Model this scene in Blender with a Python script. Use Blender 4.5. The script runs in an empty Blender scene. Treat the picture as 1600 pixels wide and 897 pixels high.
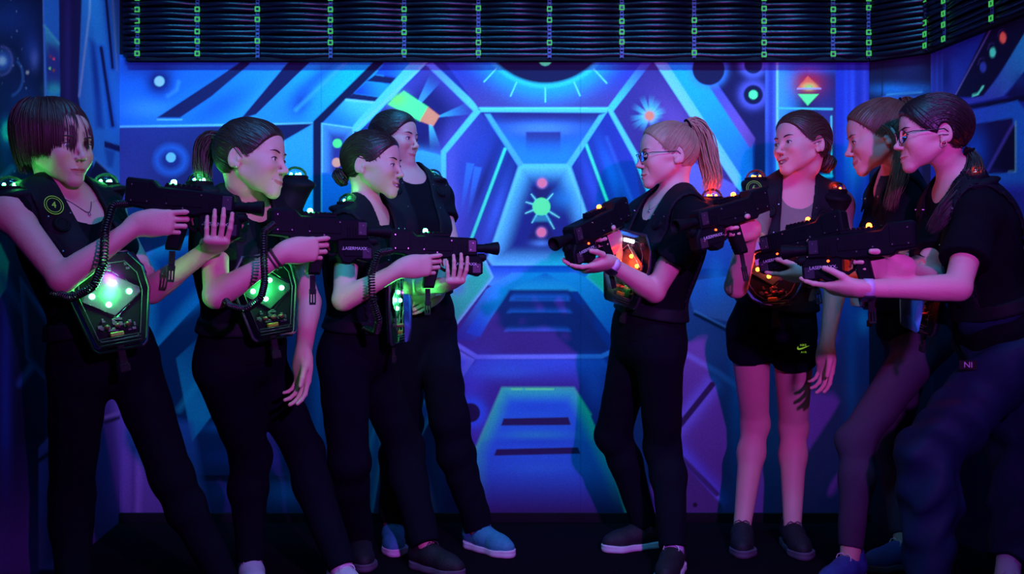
import bpy, math, random
import numpy as np
from mathutils import Vector, Matrix
random.seed(7); np.random.seed(7)
PI = math.pi
FOC, CX, CY, CAMZ = 1500.0, 800.0, 448.5, 1.0
WY = 4.087                                  # distance of the painted back wall
COL = bpy.context.scene.collection
f32 = np.float32

def V(*a): return np.array(a, dtype=float)
def P(px, py, Y): return V((px-CX)/FOC*Y, Y, CAMZ-(py-CY)/FOC*Y)
def nrm(v): v = np.asarray(v, float); return v/max(np.linalg.norm(v), 1e-9)

# ------------------------------------------------------------------ objects
def link(name, me, parent=None, mat=None, smooth=True):
    o = bpy.data.objects.new(name, me); COL.objects.link(o)
    if parent is not None: o.parent = parent
    if mat is not None:
        for m in (mat if isinstance(mat, (list, tuple)) else [mat]): me.materials.append(m)
    if smooth and len(me.polygons): me.polygons.foreach_set('use_smooth', [True]*len(me.polygons))
    return o
def mesh(name, verts, faces, parent=None, mat=None, smooth=True, idx=None):
    me = bpy.data.meshes.new(name)
    verts = np.asarray(verts, dtype=f32).reshape(-1, 3)
    if isinstance(faces, np.ndarray) and faces.ndim == 2:
        n, k = faces.shape
        me.vertices.add(len(verts)); me.vertices.foreach_set('co', verts.ravel())
        me.loops.add(n*k); me.loops.foreach_set('vertex_index', faces.astype(np.int32).ravel())
        me.polygons.add(n); me.polygons.foreach_set('loop_start', np.arange(0, n*k, k, dtype=np.int32))
        me.polygons.foreach_set('loop_total', np.full(n, k, dtype=np.int32))
        me.update(calc_edges=True)
    else:
        me.from_pydata([tuple(map(float, v)) for v in verts], [], [tuple(int(i) for i in f) for f in faces]); me.update()
    if idx is not None: me.polygons.foreach_set('material_index', np.asarray(idx, np.int32))
    return link(name, me, parent, mat, smooth)
def empty(name, loc, label, cat, group=None):
    o = bpy.data.objects.new(name, None); COL.objects.link(o); o.empty_display_size = .05
    o.location = tuple(map(float, loc)); o['label'] = label; o['category'] = cat
    if group: o['group'] = group
    return o
def tag(o, label, cat, group=None, kind=None):
    o['label'] = label; o['category'] = cat
    if group: o['group'] = group
    if kind: o['kind'] = kind
    return o
def keepw(o, root):
    """mesh was built in world coordinates: shift to the root's frame"""
    o.data.transform(Matrix.Translation(-root.location)); o.parent = root; return o

# ------------------------------------------------------------------ poly builders (verts, faces)
class MB:
    def __init__(s): s.v = []; s.f = []; s.m = []
    def add(s, v, f, mi=0):
        b = len(s.v); s.v += [tuple(map(float, p)) for p in v]
        s.f += [tuple(int(i)+b for i in q) for q in f]; s.m += [mi]*len(f); return s
    def xf(s, fn, i0=0): s.v = s.v[:i0]+[tuple(fn(V(*p))) for p in s.v[i0:]]; return s
    def box(s, c, h, bev=0.0, R=None, mi=0):
        c = np.asarray(c, float); h = np.asarray(h, float); b = min(bev, .49*2*min(h))
        vs = []; 
        if b <= 0:
            vs = [(sx*h[0], sy*h[1], sz*h[2]) for sx in (-1,1) for sy in (-1,1) for sz in (-1,1)]
            fs = [(0,1,3,2),(4,6,7,5),(0,4,5,1),(2,3,7,6),(0,2,6,4),(1,5,7,3)]
        else:
            i = {}
            for sx in (-1,1):
                for sy in (-1,1):
                    for sz in (-1,1):
                        for ax in range(3):
                            q = [sx*(h[0]-b), sy*(h[1]-b), sz*(h[2]-b)]; q[ax] = (sx,sy,sz)[ax]*h[ax]
                            i[(sx,sy,sz,ax)] = len(vs); vs.append(tuple(q))
            fs = []
            for ax in range(3):
                o1, o2 = [a for a in range(3) if a != ax]
                for sg in (-1,1):
                    q = []
                    for a, c2 in ((-1,-1),(1,-1),(1,1),(-1,1)):
                        k = [0,0,0]; k[ax] = sg; k[o1] = a; k[o2] = c2; q.append(i[(k[0],k[1],k[2],ax)])
                    fs.append(tuple(q))
            for ax in range(3):          # bevel strips along ax
                o1, o2 = [a for a in range(3) if a != ax]
                for a in (-1,1):
                    for c2 in (-1,1):
                        k0 = [0,0,0]; k1 = [0,0,0]; k0[ax] = -1; k1[ax] = 1
                        k0[o1] = k1[o1] = a; k0[o2] = k1[o2] = c2
                        fs.append((i[(*k0,o1)], i[(*k1,o1)], i[(*k1,o2)], i[(*k0,o2)]))
            for sx in (-1,1):
                for sy in (-1,1):
                    for sz in (-1,1): fs.append((i[(sx,sy,sz,0)], i[(sx,sy,sz,1)], i[(sx,sy,sz,2)]))
        if R is not None: vs = [tuple(R @ V(*p)) for p in vs]
        return s.add([(p[0]+c[0], p[1]+c[1], p[2]+c[2]) for p in vs], fs, mi)
    def prism(s, poly, y0, y1, bev=.002, mi=0):
        """polygon in x,z extruded along y, with a bevelled rim"""
        n = len(poly); pc = np.array(poly, float)
        c = pc.mean(0)
        def ins(d):
            out = []
            for i in range(n):
                p0, p1, p2 = pc[i-1], pc[i], pc[(i+1) % n]
                e1 = nrm(p1-p0); e2 = nrm(p2-p1); n1 = V(-e1[1], e1[0]); n2 = V(-e2[1], e2[0])
                m = nrm(n1+n2); out.append(p1+m*d/max(.35, float(m@n1)))
            return np.array(out)
        area = sum(pc[i-1][0]*pc[i][1]-pc[i][0]*pc[i-1][1] for i in range(n))
        q = ins(bev if area > 0 else -bev)
        rings = [(q, y0), (pc, y0+bev), (pc, y1-bev), (q, y1)]
        vs = [(p[0], y, p[1]) for r, y in rings for p in r]
        fs = [tuple(range(n))[::-1], tuple(range(3*n, 4*n))]
        for k in range(3):
            for i in range(n): j = (i+1) % n; fs.append((k*n+i, k*n+j, (k+1)*n+j, (k+1)*n+i))
        return s.add(vs, fs, mi)
    def cyl(s, a, b, ra, rb=None, n=16, mi=0, bev=0.0):
        rb = ra if rb is None else rb; a = np.asarray(a, float); b = np.asarray(b, float); d = nrm(b-a)
        u = nrm(np.cross(d, V(0,0,1) if abs(d[2]) < .9 else V(1,0,0))); w = np.cross(d, u)
        L = np.linalg.norm(b-a); st = [(0, ra-bev), (bev, ra), (L-bev, rb), (L, rb-bev)] if bev > 0 else [(0, ra), (L, rb)]
        vs = []; fs = []
        for t, r in st: vs += [a+d*t+(u*math.cos(2*PI*i/n)+w*math.sin(2*PI*i/n))*r for i in range(n)]
        for k in range(len(st)-1):
            for i in range(n): j = (i+1) % n; fs.append((k*n+i, k*n+j, (k+1)*n+j, (k+1)*n+i))
        fs += [tuple(range(n))[::-1], tuple(range((len(st)-1)*n, len(st)*n))]
        return s.add(vs, fs, mi)
    def lathe(s, prof, n=24, c=(0,0,0), mi=0, R=None):
        """prof = [(radius, z)...]"""
        vs = []; fs = []
        for r, z in prof: vs += [(r*math.cos(2*PI*i/n), r*math.sin(2*PI*i/n), z) for i in range(n)]
        for k in range(len(prof)-1):
            for i in range(n): j = (i+1) % n; fs.append((k*n+i, k*n+j, (k+1)*n+j, (k+1)*n+i))
        if R is not None: vs = [tuple(R @ V(*p)) for p in vs]
        return s.add([(p[0]+c[0], p[1]+c[1], p[2]+c[2]) for p in vs], fs, mi)
    def tube(s, pts, r, n=8, closed=False, mi=0, flat=1.0, up=None):
        pts = np.asarray(pts, float); m = len(pts); r = np.full(m, r) if np.isscalar(r) else np.asarray(r, float)
        T = np.gradient(pts, axis=0) if not closed else np.roll(pts, -1, 0)-np.roll(pts, 1, 0)
        T = T/np.maximum(np.linalg.norm(T, axis=1), 1e-9)[:, None]
        u = nrm(np.cross(T[0], up if up is not None else (V(0,0,1) if abs(T[0][2]) < .9 else V(1,0,0))))
        vs = []
        for i in range(m):
            u = nrm(u-T[i]*(u@T[i])); w = np.cross(T[i], u)
            vs += [pts[i]+(u*math.cos(2*PI*k/n)+w*flat*math.sin(2*PI*k/n))*r[i] for k in range(n)]
        fs = []
        for i in range(m if closed else m-1):
            i2 = (i+1) % m
            for k in range(n): j = (k+1) % n; fs.append((i*n+k, i*n+j, i2*n+j, i2*n+k))
        if not closed: fs += [tuple(range(n))[::-1], tuple(range((m-1)*n, m*n))]
        return s.add(vs, fs, mi)
    def build(s, name, mat, parent=None, smooth=False, angle=None):
        o = mesh(name, s.v, s.f, parent, mat, smooth, s.m if any(s.m) else None)
        if angle: 
            o.data.polygons.foreach_set('use_smooth', [True]*len(o.data.polygons))
            o.data.set_sharp_from_angle(angle=math.radians(angle))
        return o

# ------------------------------------------------------------------ signed distance bodies
class Pr:
    __slots__ = ('op', 'k', 'lo', 'hi', 'fn', 'g')
    def __init__(s, op, k, lo, hi, fn): s.op, s.k, s.lo, s.hi, s.fn = op, k, np.asarray(lo, float), np.asarray(hi, float), fn
def cone(a, b, ra, rb, k=.01, op='u', ax=None, fl=1.0, cap=False, caps=False, mid=None):
    """tapered limb a->b; fl scales its thickness along axis ax; mid=(t, extra radius)"""
    a = np.asarray(a, float); b = np.asarray(b, float); d = b-a; L2 = float(d@d)+1e-12; L = math.sqrt(L2)
    R = max(ra, rb)*max(1., 1.)+(mid[1] if mid else 0)+k+.015
    lo = np.minimum(a, b)-R; hi = np.maximum(a, b)+R; dn = d/L
    def fn(x, y, z):
        px, py, pz = x-a[0], y-a[1], z-a[2]
        t = (px*d[0]+py*d[1]+pz*d[2])/L2; tc = np.clip(t, 0, 1)
        qx, qy, qz = px-tc*d[0], py-tc*d[1], pz-tc*d[2]
        r = ra+(rb-ra)*tc
        if mid: r = r+mid[1]*np.exp(-((tc-mid[0])/.22)**2)
        dd = qx*qx+qy*qy+qz*qz
        if ax is not None:
            c = qx*ax[0]+qy*ax[1]+qz*ax[2]
            e = np.sqrt(dd+c*c*(1/fl**2-1))
            dist = (e-r)*(fl if fl < 1 else 1.)
            dist = np.where(e > r, np.maximum(dist, (e-r)*.6), dist) if fl < 1 else dist
        else: dist = np.sqrt(dd)-r
        if cap: dist = np.maximum(dist, (t-1)*L)
        if caps: dist = np.maximum(dist, -t*L)
        return dist
    return Pr(op, k, lo, hi, fn)
def ell(c, r, R=None, k=.01, op='u'):
    """ellipsoid; R rows are its local axes in world space"""
    c = np.asarray(c, float); r = np.asarray(r, float); m = max(r)+k+.015
    if R is None: R = np.eye(3)
    R = np.asarray(R, float)
    def fn(x, y, z):
        px, py, pz = x-c[0], y-c[1], z-c[2]
        q = [(px*R[i, 0]+py*R[i, 1]+pz*R[i, 2]) for i in range(3)]
        k0 = np.sqrt((q[0]/r[0])**2+(q[1]/r[1])**2+(q[2]/r[2])**2)
        k1 = np.sqrt((q[0]/r[0]**2)**2+(q[1]/r[1]**2)**2+(q[2]/r[2]**2)**2)+1e-9
        return k0*(k0-1)/k1
    return Pr(op, k, c-m, c+m, fn)
def rbox(c, h, R=None, rad=.01, k=.01, op='u'):
    c = np.asarray(c, float); h = np.asarray(h, float)-rad; m = np.linalg.norm(h+rad)+k+.01
    R = np.eye(3) if R is None else np.asarray(R, float)
    def fn(x, y, z):
        px, py, pz = x-c[0], y-c[1], z-c[2]
        q = [np.abs(px*R[i, 0]+py*R[i, 1]+pz*R[i, 2])-h[i] for i in range(3)]
        out = np.sqrt(np.maximum(q[0], 0)**2+np.maximum(q[1], 0)**2+np.maximum(q[2], 0)**2)
        return out+np.minimum(np.maximum(q[0], np.maximum(q[1], q[2])), 0)-rad
    return Pr(op, k, c-m, c+m, fn)
def smn(a, b, k):
    h = np.maximum(k-np.abs(a-b), 0)/k; return np.minimum(a, b)-h*h*k*.25
def smx(a, b, k): return -smn(-a, -b, k)
def comb(a, b, pr):
    k = max(pr.k, 1e-5)
    if pr.op == 'u': return smn(a, b, k)
    if pr.op == 's': return smx(a, -b, k)
    return smx(a, b, k)
def ev_grid(prims, xs, ys, zs):
    D = np.full((len(xs), len(ys), len(zs)), 1.0, f32)
    for p in prims:
        i0, i1 = np.searchsorted(xs, p.lo[0]), np.searchsorted(xs, p.hi[0])
        j0, j1 = np.searchsorted(ys, p.lo[1]), np.searchsorted(ys, p.hi[1])
        k0, k1 = np.searchsorted(zs, p.lo[2]), np.searchsorted(zs, p.hi[2])
        if i0 >= i1 or j0 >= j1 or k0 >= k1: continue
        d = p.fn(xs[i0:i1, None, None], ys[None, j0:j1, None], zs[None, None, k0:k1]).astype(f32)
        D[i0:i1, j0:j1, k0:k1] = comb(D[i0:i1, j0:j1, k0:k1], d, p)
    return D
def ev_pts(prims, Q):
    Q = np.asarray(Q, float); D = np.full(len(Q), 1.0)
    for p in prims:
        m = np.all((Q > p.lo) & (Q < p.hi), axis=1)
        if m.any(): q = Q[m]; D[m] = comb(D[m], p.fn(q[:, 0], q[:, 1], q[:, 2]), p)
    return D
def nets(D, xs, ys, zs):
    S = D < 0
    c = S[:-1, :-1, :-1].astype(np.int8)
    tot = sum(S[i:S.shape[0]-1+i, j:S.shape[1]-1+j, k:S.shape[2]-1+k].astype(np.int8) for i in (0,1) for j in (0,1) for k in (0,1))
    act = (tot > 0) & (tot < 8); I, J, K = np.nonzero(act); n = len(I)
    if n == 0: return np.zeros((0,3)), np.zeros((0,4), int)
    idx = np.full(act.shape, -1, np.int32); idx[I, J, K] = np.arange(n)
    off = [(0,0,0),(1,0,0),(0,1,0),(1,1,0),(0,0,1),(1,0,1),(0,1,1),(1,1,1)]
    val = [D[I+a, J+b, K+e] for a, b, e in off]
    acc = np.zeros((n, 3)); cnt = np.zeros(n)
    for a in range(8):
        for b in range(a+1, 8):
            df = [off[b][q]-off[a][q] for q in range(3)]
            if sum(abs(q) for q in df) != 1: continue
            m = (val[a] < 0) != (val[b] < 0)
            if not m.any(): continue
            t = val[a][m]/(val[a][m]-val[b][m])
            for q in range(3): acc[m, q] += off[a][q]+t*df[q]
            cnt[m] += 1
    acc /= cnt[:, None]
    h = (xs[1]-xs[0], ys[1]-ys[0], zs[1]-zs[0])
    vv = np.stack([xs[I]+acc[:, 0]*h[0], ys[J]+acc[:, 1]*h[1], zs[K]+acc[:, 2]*h[2]], 1)
    F = []
    nx, ny, nz = S.shape
    for ax in range(3):
        sl0 = [slice(1, -1)]*3; sl1 = [slice(1, -1)]*3; sl0[ax] = slice(0, -1); sl1[ax] = slice(1, None)
        A = S[tuple(sl0)]; B = S[tuple(sl1)]; ch = A != B
        i, j, k = np.nonzero(ch); g = [i, j, k]; inside = A[i, j, k]
        o1, o2 = [(1, 2), (2, 0), (0, 1)][ax]
        base = [q+1 for q in g]; base[ax] = g[ax]
        def cell(d1, d2):
            q = [b.copy() for b in base]; q[o1] = q[o1]+d1; q[o2] = q[o2]+d2; return idx[q[0], q[1], q[2]]
        q = np.stack([cell(-1,-1), cell(0,-1), cell(0,0), cell(-1,0)], 1)
        q[~inside] = q[~inside][:, ::-1]; F.append(q)
    F = np.concatenate(F); F = F[(F >= 0).all(1)]
    return vv, F
def surf(fn, lo, hi, h):
    xs, ys, zs = [np.arange(lo[i]-2*h, hi[i]+3*h, h) for i in range(3)]
    return nets(fn(xs, ys, zs), xs, ys, zs)
def bounds(prims):
    u = [p for p in prims if p.op == 'u']
    return np.min([p.lo for p in u], 0), np.max([p.hi for p in u], 0)
def surf_multi(fn, lo, hi, h, fine):
    """coarse surface plus finer patches: fine = [(lo, hi, h)]; one vertex/face list"""
    v, f = surf(fn, lo, hi, h); kill = np.zeros(len(f), bool)
    Vs, Fs = [], []
    for a, b, hh in fine:
        a = np.asarray(a); b = np.asarray(b); m = 1.2*h
        ins = np.all((v > a+m) & (v < b-m), axis=1); kill |= ins[f].all(1)
    Vs.append(v); Fs.append(f[~kill]); n = len(v)
    for q, (a, b, hh) in enumerate(fine):
        xs, ys, zs = [np.arange(a[i], b[i]+hh, hh) for i in range(3)]
        v2, f2 = nets(fn(xs, ys, zs), xs, ys, zs)
        k2 = np.zeros(len(f2), bool)
        for a2, b2, _ in fine[:q]:
            ins = np.all((v2 > np.asarray(a2)+2*hh) & (v2 < np.asarray(b2)-2*hh), axis=1); k2 |= ins[f2].all(1)
        Vs.append(v2); Fs.append(f2[~k2]+n); n += len(v2)
    v = np.concatenate(Vs); f = np.concatenate(Fs)
    used = np.zeros(len(v), bool); used[f.ravel()] = True; rm = np.cumsum(used)-1
    return v[used], rm[f]
class Fr:
    """frame: origin + rows (x,y,z axes in world) + scale"""
    def __init__(s, o, x, y, z, sc=1.0): s.o = np.asarray(o, float); s.R = np.array([nrm(x), nrm(y), nrm(z)]); s.s = sc
    def p(s, x, y, z): return s.o+s.s*(x*s.R[0]+y*s.R[1]+z*s.R[2])
    def pts(s, A): return s.o+s.s*(np.asarray(A, float) @ s.R)
    def inv(s, Q): return ((np.asarray(Q)-s.o) @ s.R.T)/s.s
    def d(s, x, y, z): return x*s.R[0]+y*s.R[1]+z*s.R[2]
    def cone(s, a, b, ra, rb, **k):
        if 'ax' in k and k['ax'] is not None: k['ax'] = s.d(*k['ax'])
        if 'k' in k: k['k'] *= s.s
        return cone(s.p(*a), s.p(*b), ra*s.s, rb*s.s, **k)
    def ell(s, c, r, R=None, **k):
        R = np.eye(3) if R is None else np.asarray(R)
        if 'k' in k: k['k'] *= s.s
        return ell(s.p(*c), np.asarray(r)*s.s, R @ s.R, **k)
    def mat(s):
        M = Matrix.Identity(4)
        for i in range(3):
            for j in range(3): M[i][j] = s.R[j][i]*s.s
            M[i][3] = s.o[i]
        return M
def rotx(a): c, s = math.cos(a), math.sin(a); return np.array([[1,0,0],[0,c,-s],[0,s,c]])
def roty(a): c, s = math.cos(a), math.sin(a); return np.array([[c,0,s],[0,1,0],[-s,0,c]])
def rotz(a): c, s = math.cos(a), math.sin(a); return np.array([[c,-s,0],[s,c,0],[0,0,1]])

# ------------------------------------------------------------------ materials
MATS = {}
def principled(name, col, rough=.6, metal=0., spec=.5, bump=0., bscale=60., var=0., vscale=8., emit=None, estr=0., sheen=0., coat=0., sss=0., attr=None, wave=None):
    if name in MATS: return MATS[name]
    m = bpy.data.materials.new(name); m.use_nodes = True; nt = m.node_tree; n = nt.nodes; L = nt.links
    b = n['Principled BSDF']; b.inputs['Roughness'].default_value = rough; b.inputs['Metallic'].default_value = metal
    b.inputs['Specular IOR Level'].default_value = spec; b.inputs['Base Color'].default_value = (*col, 1)
    if sheen: b.inputs['Sheen Weight'].default_value = sheen
    if coat: b.inputs['Coat Weight'].default_value = coat; b.inputs['Coat Roughness'].default_value = .15
    if sss: b.inputs['Subsurface Weight'].default_value = sss; b.inputs['Subsurface Radius'].default_value = (.012, .005, .003)
    if emit: b.inputs['Emission Color'].default_value = (*emit, 1); b.inputs['Emission Strength'].default_value = estr
    tc = n.new('ShaderNodeTexCoord')
    src = None
    if var:
        no = n.new('ShaderNodeTexNoise'); no.inputs['Scale'].default_value = vscale; no.inputs['Detail'].default_value = 4
        L.new(tc.outputs['Object'], no.inputs['Vector'])
        mx = n.new('ShaderNodeMix'); mx.data_type = 'RGBA'
        mx.inputs[6].default_value = (*[c*(1-var) for c in col], 1); mx.inputs[7].default_value = (*[min(1, c*(1+var)) for c in col], 1)
        L.new(no.outputs['Fac'], mx.inputs[0]); src = mx.outputs[2]
    if attr:
        at = n.new('ShaderNodeAttribute'); at.attribute_name = attr
        mm = n.new('ShaderNodeMix'); mm.data_type = 'RGBA'; mm.blend_type = 'MULTIPLY'; mm.inputs[0].default_value = 1
        if src is not None: L.new(src, mm.inputs[6])
        else: mm.inputs[6].default_value = (*col, 1)
        L.new(at.outputs['Color'], mm.inputs[7]); src = mm.outputs[2]
    if src is not None: L.new(src, b.inputs['Base Color'])
    if bump:
        if wave:
            no = n.new('ShaderNodeTexWave'); no.inputs['Scale'].default_value = bscale; no.inputs['Distortion'].default_value = wave
            no.inputs['Detail'].default_value = 3; out = no.outputs['Fac']
        else:
            no = n.new('ShaderNodeTexNoise'); no.inputs['Scale'].default_value = bscale; no.inputs['Detail'].default_value = 5; out = no.outputs['Fac']
        L.new(tc.outputs['Object'], no.inputs['Vector'])
        bp = n.new('ShaderNodeBump'); bp.inputs['Strength'].default_value = bump; bp.inputs['Distance'].default_value = .01
        L.new(out, bp.inputs['Height']); L.new(bp.outputs['Normal'], b.inputs['Normal'])
    MATS[name] = m; return m
def clear_mat(name, tint=(.9,.95,.95), body=.12, rough=.08):
    """thin clear plastic: see-through with a glossy skin"""
    if name in MATS: return MATS[name]
    m = bpy.data.materials.new(name); m.use_nodes = True; nt = m.node_tree; n = nt.nodes; L = nt.links
    n.clear(); o = n.new('ShaderNodeOutputMaterial'); t = n.new('ShaderNodeBsdfTransparent'); t.inputs[0].default_value = (*tint, 1)
    g = n.new('ShaderNodeBsdfGlossy'); g.inputs['Roughness'].default_value = rough; g.inputs[0].default_value = (1,1,1,1)
    fr = n.new('ShaderNodeFresnel'); fr.inputs[0].default_value = 1.27
    ad = n.new('ShaderNodeMath'); ad.operation = 'ADD'; ad.inputs[1].default_value = body*.3
    mx = n.new('ShaderNodeMixShader'); L.new(fr.outputs[0], ad.inputs[0]); L.new(ad.outputs[0], mx.inputs[0])
    L.new(t.outputs[0], mx.inputs[1]); L.new(g.outputs[0], mx.inputs[2]); L.new(mx.outputs[0], o.inputs[0])
    MATS[name] = m; return m
def emis(name, col, s):
    if name in MATS: return MATS[name]
    m = bpy.data.materials.new(name); m.use_nodes = True; n = m.node_tree.nodes
    b = n['Principled BSDF']; b.inputs['Base Color'].default_value = (*[c*.12 for c in col], 1)
    b.inputs['Emission Color'].default_value = (*col, 1); b.inputs['Emission Strength'].default_value = s
    MATS[name] = m; return m
# ================================================================== people
def head_frame(px, py, Y, yaw, pitch=0, roll=0, sc=1.0):
    a = math.radians(yaw); f = V(math.cos(a), math.sin(a), 0); up = V(0,0,1); r = np.cross(f, up)
    p = math.radians(pitch); f2 = f*math.cos(p)+up*math.sin(p); u2 = up*math.cos(p)-f*math.sin(p)
    q = math.radians(roll); r3 = r*math.cos(q)+u2*math.sin(q); u3 = u2*math.cos(q)-r*math.sin(q)
    return Fr(P(px, py, Y), r3, f2, u3, sc)
def head_prims(F, smile=0., openm=False, nose=1.0, jaw=1.0):
    c, e = F.cone, F.ell; L = []
    L.append(e((0,-.014,.026), (.0715,.096,.086), k=.001))
    L.append(e((0,.038,.040), (.055,.048,.050), k=.03))
    L.append(e((0,.032,-.026), (.056*jaw,.054,.066), k=.03))
    for s in (-1, 1):
        L.append(c((s*.047*jaw,-.002,-.046), (s*.0115,.068,-.094), .014, .0125, k=.022))
        L.append(e((s*.035,.061,-.028-.004*smile*-1), (.023,.024+.003*smile,.022), k=.022))
        L.append(c((s*.044,.046,-.008), (s*.060,.006,-.006), .013, .010, k=.02)); L.append(e((s*.031,.042,-.047), (.021,.029,.026), k=.025))
    L.append(e((0,.0735,-.0965), (.0175,.0155,.0135), k=.016))
    L.append(e((0,.0700,-.064), (.028,.0225,.026), k=.022))
    L.append(c((-.034,.074,.0185), (.034,.074,.0185), .0095, .0095, k=.014))
    for s in (-1, 1):
        L.append(ell(F.p(s*.0310,.0985,-.0005), np.array([.0170,.0125,.0125])*F.s, F.R, k=.014*F.s, op='s'))
        L.append(e((s*.0305,.0728,-.001), (.0165,.0152,.0142), k=.005))
        L.append(ell(F.p(s*.0310,.0880,-.0020), np.array([.0142,.0072,.0058-.0018*smile])*F.s, F.R, k=.0025*F.s, op='s'))
    L.append(c((0,.083,.010), (0,.1035,-.027), .0058, .0070, k=.010))
    L.append(e((0,.1065,-.0315), (.0082,.0082*nose,.0074), k=.008))
    for s in (-1, 1):
        L.append(e((s*.0100,.0975,-.0355), (.0054,.0078,.0056), k=.007))
        L.append(ell(F.p(s*.0056,.1005,-.0425), np.array([.0036,.0048,.0030])*F.s, F.R, k=.003*F.s, op='s'))
    # lips: two arcs from corner to corner
    sm = smile; cx = .0230+.0065*sm; cz = -.0665+.0075*sm; cy = .0815-.0085*sm
    for s in (-1, 1):
        L.append(c((s*cx,cy,cz), (s*.007,.0910,-.0630+.0005*sm), .0026, .0048, k=.005))
        L.append(c((s*cx,cy,cz), (s*.005,.0902,-.0735-.004*(1 if openm else 0)), .0024, .0053, k=.005))
    L.append(c((-.007,.0910,-.0630), (.007,.0910,-.0630), .0046, .0046, k=.003))
    L.append(c((-.005,.0902,-.0735-.004*openm), (.005,.0902,-.0735-.004*openm), .0053, .0053, k=.003))
    if openm:
        for s in (-1, 1):
            L.append(F.cone((s*(cx-.003),cy+.005,cz-.0003), (0,.0945,-.0695), .0028, .0078, k=.002, op='s'))
    else:
        for s in (-1, 1):
            L.append(F.cone((s*(cx+.0005),cy+.004,cz), (0,.0970,-.0683), .0014, .0016, k=.0025, op='s'))
            if sm > 0: L.append(F.cone((s*(.034),.088,-.045), (s*(.036),.083,-.064), .0014, .0012, k=.010, op='s'))
    for s in (-1, 1):        # ears
        R = rotz(s*-.32) @ rotx(.15)
        L.append(e((s*.0735,-.019,-.008), (.0062,.0165,.0290), R=R, k=.006))
        L.append(e((s*.0725,-.009,-.029), (.0058,.0085,.0100), R=R, k=.006))
        L.append(ell(F.p(s*.0815,-.0165,-.005), np.array([.0058,.0100,.0180])*F.s, R @ F.R, k=.004*F.s, op='s'))
        L.append(e((s*.074,-.004,-.014), (.0045,.0050,.0070), k=.004))
    return L
def neck_prims(F, N, r=.044):
    return [cone(N, F.p(0,-.030,-.060), r*1.12, r*.98, k=.020), cone(F.p(0,-.042,-.04), F.p(0,-.034,-.075), .042*F.s, .038*F.s, k=.015)]

FING = [(.0290, .086, .0440, .0245, .0205, .0088), (.0098, .090, .0480, .0285, .0215, .0090), (-.0098, .087, .0445, .0265, .0210, .0086), (-.0275, .080, .0345, .0200, .0185, .0078)]
def hand_prims(W, f, n, left, pose, sc=.95):
    f = nrm(f); n = nrm(np.asarray(n)-f*(np.asarray(n) @ f)); t = np.cross(n, f) if left else np.cross(f, n)
    H = Fr(W, t, f, n, sc); c = H.cone; L = []
    curls = {'grip': [(.10,.35,.30), (.38,1.45,.95), (.42,1.5,1.0), (.50,1.5,1.0)],
             'support': [(.95,.30,.15), (1.05,.28,.15), (1.15,.25,.15), (1.25,.25,.15)],
             'cradle': [(.12,.20,.15), (.30,.30,.2), (.42,.38,.25), (.5,.42,.3)],
             'hang': [(.30,.38,.25), (.38,.45,.3), (.45,.5,.35), (.5,.5,.35)]}[pose]
    spread = {'grip': .03, 'support': .16, 'cradle': .06, 'hang': .05}[pose]
    tips = []
    for i, (o, ln, a, b, d, r) in enumerate(FING):
        q = V(o, ln, 0); base = V(o*.62, .012, 0)
        L.append(c(base, q, .0145, .0112, k=.020, ax=(0,0,1), fl=.86))
    L.append(H.ell((.002,.048,-.001), (.035,.040,.0125), k=.016))
    L.append(H.ell((.020,.034,.008), (.016,.027,.0125), k=.014))
    L.append(H.ell((-.022,.032,.006), (.012,.027,.011), k=.014))
    for i, (o, ln, a, b, d, r) in enumerate(FING):
        q = V(o, ln, 0); ang = 0; sp = spread*(1.5-i)
        for j, (le, rr) in enumerate(((a, r), (b, r*.90), (d, r*.80))):
            ang += curls[i][j]
            dr = V(math.sin(sp)*math.cos(ang), math.cos(sp)*math.cos(ang), math.sin(ang))
            q2 = q+dr*le; L.append(c(q, q2, rr, rr*.90, k=.0035)); q = q2
        tips.append((H.pts([q])[0], dr))
    th = {'grip': [(.45,.60,.55), (.15,.62,.75), (0,.7,.7)], 'support': [(.75,.5,.35), (.5,.6,.62), (.3,.6,.75)],
          'cradle': [(.70,.62,.45), (.35,.85,.40), (.2,.9,.30)], 'hang': [(.50,.75,.45), (.15,.93,.35), (.0,.97,.25)]}[pose]
    q = V(.018, .016, .006)
    for (dr, le, r0, r1) in zip(th, (.040, .032, .025), (.0140, .0112, .0098), (.0112, .0098, .0082)):
        q2 = q+nrm(V(*dr))*le; L.append(c(q, q2, r0, r1, k=.008 if r0 > .012 else .003)); q = q2
    L.append(c((0,-.012,0), (0,.03,0), .0245, .030, k=.02, ax=(0,0,1), fl=.66))
    return L, H
def pick_depth(px, py, A, B, la, lb, Y0, hint=0.0):
    """depth of a joint seen at a pixel so that it sits at bone lengths from both neighbours"""
    best = None
    for i in range(-70, 71):
        Y = Y0+i*.01; Q = P(px, py, Y)
        c = abs(np.linalg.norm(Q-A)-la)+abs(np.linalg.norm(Q-B)-lb)+.02*abs(Y-Y0-hint)
        if best is None or c < best[0]: best = (c, Q)
    return best[1]

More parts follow.
